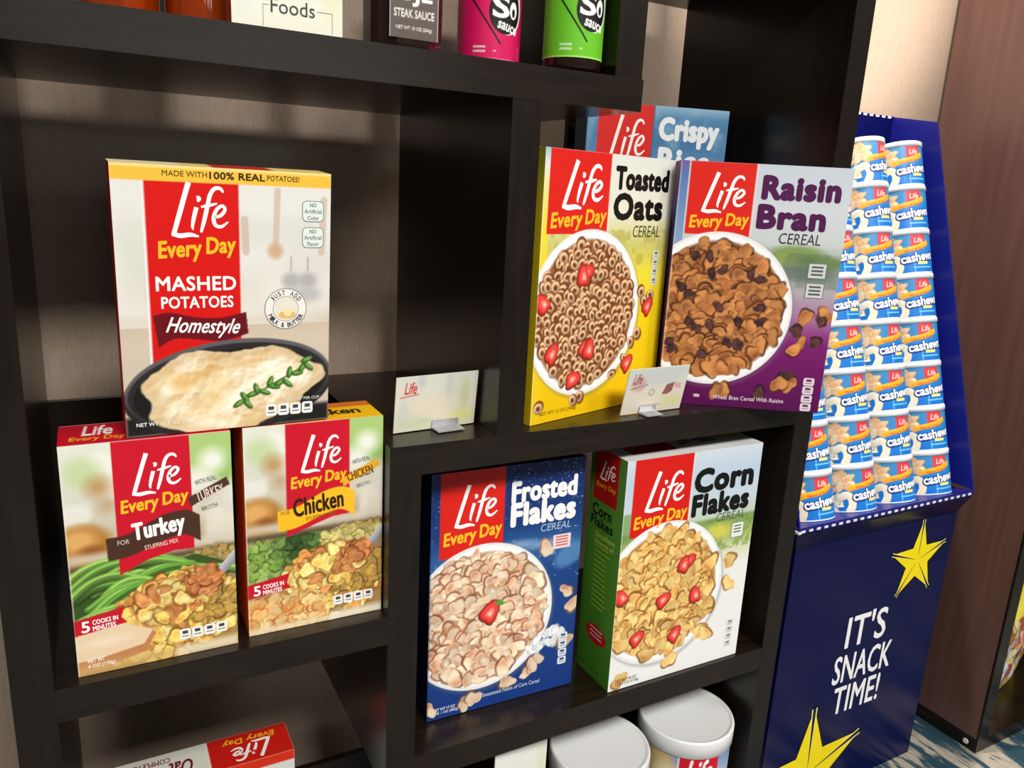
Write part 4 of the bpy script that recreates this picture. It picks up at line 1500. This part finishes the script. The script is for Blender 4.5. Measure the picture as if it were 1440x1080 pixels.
card('sign_card', 'pale sign card in a silver clip, alone left of the middle upright', P(.3092, .0463, zM2) + Vector((0, 0, .0005)), .083, -.1036, .0949, .0600, 'plain', (.043, .074))
card('sign_card', 'small glare-patched sign card in a clip in front of the oats and raisin bran boxes', P(.6257, .0214, zM2) + Vector((0, 0, .0005)), .041, -.196, .0912, .0577, 'glare_patched', (.026, .050))
card('sign_card', 'tall white sign card on the lowest shelf left of the two white lids', P(.462, .024, zB2) + Vector((0, 0, .0005)), .22, 0, .088, .312, 'pale')
t_ = card('sign_card', 'pale Foods sign standing on the top shelf between amber bottles and steak sauce', P(.1335, .012, zT2) + Vector((0, 0, .0005)), 0, 0, .0885, .150, 'pale')
p = front_print()
w = .0885
p.text('Foods', .34 * w, .0125, .74 * w, .0235, (64, 66, 62), .004)
p.text('er', .74 * w, .0300, .86 * w, .0372, (64, 66, 62), .004)
for a, b, cc, d in ((.27 * w, .0020, .275 * w, .0180), (.27 * w, .0177, .325 * w, .0181), (.76 * w, .0177, .905 * w, .0181), (.90 * w, .0020, .905 * w, .0180)):
    p.rect(a, b, cc, d, (150, 152, 146))
p.build('sign_lettering', t_)


# ------------------------------------------------------------------ bottles on the top shelf
def bottle(name, label, x, y, r, h, glass, lab=None, l0=0.0, l1=0.0, square=False, rot=0.0):
    o = thing(name, label, 'bottle', P(x, y, zT2) + Vector((0, 0, .0005)), rot)
    m = MB()
    n = r * .36
    prof = [(0, .0006), (r * .90, .0006), (r * .985, .003), (r, .006), (r, h * .60), (r * .96, h * .64), (r * .62, h * .76), (n * 1.1, h * .84), (n, h * .90), (n, h * .93), (0, h * .93)]
    if square:
        k = 8
        ang = [22.5 + 45 * i for i in range(8)]
        v, f = [], []
        for (q, z) in prof[1:-1]:
            for a in ang:
                e = 1.0 if z < h * .7 else .9
                v.append((q * 1.12 * math.cos(math.radians(a)) * e, q * .92 * math.sin(math.radians(a)) * e, z))
        L = len(prof) - 2
        for j in range(L - 1):
            for i in range(k):
                f.append((j * k + i, j * k + (i + 1) % k, (j + 1) * k + (i + 1) % k, (j + 1) * k + i))
        f += [tuple(range(k - 1, -1, -1)), tuple(range((L - 1) * k, L * k))]
        m.add(v, f, smooth=False)
    else:
        m.lathe(prof, 40)
    m.build('glass', glass, o, bevel=.0012 if square else 0)
    m = MB()
    m.lathe([(0, h * .931), (n * 1.25, h * .931), (n * 1.25, h), (n * 1.1, h * 1.01), (0, h * 1.01)], 24)
    m.build('cap', M_BLACK, o)
    if lab is not None:
        m = MB()
        if square:
            m.grid(plane_grid(lab, (-lab.w / 2, -r * .92 * .924 - .0006, l0), (1, 0, 0), (0, 0, 1)), lab.a)
        else:
            R = r + .0005
            th = (lab.X - lab.w / 2) / R - math.pi / 2
            m.grid(np.stack([R * np.cos(th), R * np.sin(th), lab.Y + l0], -1), lab.a, smooth=True)
        m.build('label', M_INK, o)
    return o


lb = Cv(.085, .075, .0006, (238, 190, 60), 51)
lb.rect(0, 0, .085, .004, (250, 226, 150))
lb.rect(.03, .012, .06, .03, (180, 90, 20))
bottle('sauce_bottle', 'amber bottle at the far left of the top shelf', .045, .085, .0292, .20, M_AMBER)
bottle('sauce_bottle', 'amber bottle with yellow label directly left of the Foods sign', .118, .080, .0295, .20, M_AMBER, lb, .028)

lb = Cv(.046, .085, .0005, (98, 88, 82), 52)
lb.text('UJE', .008, .0265, .040, .0450, (246, 244, 240), .06)
lb.text('STEAK SAUCE', .004, .0170, .042, .0240, (226, 220, 214), .03)
lb.text('NET WT 10 OZ (284g)', .006, .0065, .040, .0102, (220, 214, 208), .03)
lb.rect(0, 0, .0008, .085, (190, 186, 180))
lb.rect(.0452, 0, .046, .085, (190, 186, 180))
bottle('sauce_bottle', 'dark square steak sauce bottle with grey label on the top shelf', .318, .06, .0330, .19, M_DARKGLASS, lb, .010, square=True)


def so_label(base, hi):
    w, h = .122, .090
    c = Cv(w, h, .0005, base, 53)
    cx = w * .5
    c.rect(0, 0, w, .0016, hi)
    c.rect(cx - .0480, .004, cx - .0468, .024, (214, 226, 200))
    c.rect(cx + .0300, .003, cx + .0306, .016, (214, 226, 200), al=.8)
    X, Y = cx + .0115, .042
    c.ell(X + .002, Y + .004, .0185, .0225, (246, 246, 240), -.15)
    c.ell(X, Y + .003, .0175, .0212, (18, 18, 18), -.15)
    c.text('S', X - .0145, Y - .004, X + .0035, Y + .016, (248, 248, 244), .07)
    c.ell(X + .0085, Y + .004, .0048, .0078, (248, 248, 244))
    c.ell(X + .0085, Y + .002, .0020, .0038, (18, 18, 18))
    c.text('sauce', X - .009, Y - .0155, X + .014, Y - .0085, (248, 248, 244), .06, 0, -.22)
    c.line([(cx - .034, .068), (cx + .006, .0150)], .0017, (16, 20, 16))
    c.rect(cx - .021, .0105, cx - .0085, .0125, (224, 240, 214), al=.8)
    c.rect(cx - .021, .0065, cx - .0085, .0085, (224, 240, 214), al=.8)
    c.rect(cx - .001, .0075, cx + .002, .0090, (224, 240, 214), al=.7)
    return c


bottle('sauce_bottle', 'sauce bottle with a bright pink label on the top shelf', .4325, .082, .0308, .21, M_DARKGLASS, so_label((214, 20, 92), (250, 130, 170)), .0050, rot=-.28)
bottle('sauce_bottle', 'sauce bottle with a lime green label at the right end of the top shelf', .5205, .037, .0293, .21, M_DARKGLASS, so_label((106, 194, 40), (170, 226, 110)), .0120, rot=-.30)


# ------------------------------------------------------------------ canisters and carton on the lowest shelves
def canister(label, x, y, face):
    r, h = .078 * S, .300 * S
    o = thing('oats_canister', label, 'canister', P(x, y, zB2) + Vector((0, 0, .0005)), face, group='canisters under the lower shelf')
    W = 2 * math.pi * r
    c = Cv(W, h * .93, .0012, (206, 216, 228), 61)
    c.vgrad([(0, (110, 140, 190)), (.25, (200, 212, 226)), (.6, (236, 236, 234)), (1, (226, 214, 186))])
    c.ell(W * .36, h * .80, .028, .035, (206, 170, 100), soft=.012, al=.85)
    c.ell(W * .40, h * .72, .02, .03, (232, 212, 170), soft=.012, al=.85)
    c.rect(W * .44, h * .62, W * .58, h * .93, CRIM)
    c.rect(W * .435, h * .62, W * .44, h * .93, (240, 236, 230))
    c.text('Life', W * .465, h * .74, W * .56, h * .89, WHT, .025, .25)
    c.text('Every Day', W * .45, h * .685, W * .575, h * .735, (250, 190, 40), .03, .15)
    c.text('OATS', W * .42, h * .36, W * .60, h * .50, (90, 50, 20), .05)
    th = c.X / r - math.pi * 1.5
    m = MB()
    m.grid(np.stack([r * np.cos(th), r * np.sin(th), c.Y], -1), c.a, smooth=True)
    m.add([(r * math.cos(i / 40 * 6.2832), r * math.sin(i / 40 * 6.2832), .0003) for i in range(40)], [tuple(range(39, -1, -1))], (200, 200, 200))
    m.build('tube', M_INK, o)
    R = r * 1.03
    m = MB()
    m.lathe([(r * 1.004, h * .895), (R, h * .90), (R * 1.005, h * .985), (R * .985, h * .999), (R * .955, h), (R * .93, h * .994), (R * .88, h * .990), (0, h * .990)], 64)
    m.build('lid', M_LID, o)
    return o


canister('white-lidded canister on the lowest shelf, nearer the middle upright', .667, .052, math.radians(-40))
canister('white-lidded canister with red panel on the lowest shelf, beside the right upright', .848, .055, math.radians(-24))

w, h, t = .197, .343 * S, .065 * S
r = thing('cereal_box', 'white carton with red corner low at bottom left, turned back to front', 'box', P(-.016, .186, zB2) + Vector((0, 0, .0005)), 0)
fr = Cv(w, h, .0012, (232, 232, 226), 71)
fr.rect(.50 * w, .955 * h, w, h, (226, 50, 26))
fr.poly([(.50 * w, .955 * h), (.80 * w, .955 * h), (.52 * w, .90 * h)], (226, 50, 26))
fr.rect(.1 * w, .1 * h, .9 * w, .7 * h, (214, 216, 220), al=.8)
for i in range(12):
    fr.rect(.15 * w, (.64 - .04 * i) * h, (.6 + .2 * fr.r.rand()) * w, (.65 - .04 * i) * h, (120, 120, 124))
tp = Cv(w, t, .0009, (226, 228, 214), 72)
tp.rect(.515 * w, 0, w, t, (208, 30, 20))
tp.rect(.508 * w, 0, .515 * w, t, (250, 236, 220))
carton(r, w, h, t, fr, (228, 228, 222), top=tp)
q = Print(lambda u, v, z: (w - u, t - v, h + z))
q.life(.10 * w, .34 * t, .36 * w, .92 * t)
q.text('Every Day', .08 * w, .10 * t, .40 * w, .34 * t, (250, 180, 40), .03, .15)
q.build('brand_lettering', r)
q = Print(lambda u, v, z: (w - u, t - v, h + z))
q.text('Oat', .58 * w, .35 * t, .72 * w, .80 * t, (120, 20, 50), .02, .3)
q.text('COMPLETE', .70 * w, .16 * t, .90 * w, .32 * t, (120, 20, 50), .02)
q.build('title_lettering', r)


# ------------------------------------------------------------------ cereal bags in the second bookcase
def bag(label, x, y, yaw, w, h, seed):
    o = thing('cereal_bag', label, 'bag', P(x, y, zF + .0375), yaw, 0.02)
    c = Cv(w, h, .0016, (246, 222, 40), seed)
    F = lambda a, b: (a * w, (1 - b) * h)
    c.vgrad([(0, (226, 180, 30)), (.18, (236, 206, 40)), (.3, (246, 232, 90)), (.6, (250, 226, 40)), (1, (246, 214, 20))])
    c.clumps(.42 * w, .34 * h, .45 * w, .24 * h, 130, .013, [((240, 220, 190), (226, 190, 140), (150, 96, 50)), ((232, 232, 236), (210, 212, 220), (140, 140, 150)), ((230, 120, 110), (206, 70, 70), (120, 40, 40)), ((186, 120, 66), (150, 84, 40), (90, 44, 20))])
    c.ell(*F(.75, .55), .2 * w, .12 * h, (232, 110, 110), soft=.02, al=.8)
    c.rect(0, 0, w, .03 * h, (250, 236, 120))
    U, V = c.X / w, c.Y / h
    bul = .028 * np.clip(np.sin(np.pi * np.clip(U, 0, 1)), 0, 1) ** .5 * np.clip(np.sin(np.pi * np.clip(V, 0, 1)), 0, 1) ** .45
    wob = .003 * np.sin(U * 17 + V * 5) * np.sin(V * 21)
    bend = .010 * (U < .2) * np.sin(V * 9)
    X = c.X + .006 * np.sin(V * 7)
    m = MB()
    m.grid(np.stack([X, .03 - bul + wob * np.minimum(1, bul / .02), c.Y + .0005], -1), c.a, smooth=True)
    m.grid(np.stack([X, .03 + bul, c.Y + .0005], -1)[::3, ::3], (c.a * 0 + (240, 214, 40))[::3, ::3], smooth=True, flip=True)
    m.build('pouch', M_BAG, o)
    return o


M_BAG = mat_ink('glossy_film', 0.25, 0.5)
bag('yellow cereal bag at the front of the lowest compartment, against the left side panel', 1.946, .108, .22, .27, .33, 81)
bag('golden cereal bag behind the front yellow bag in the right bookcase', 2.02, .21, .10, .27, .36, 82)
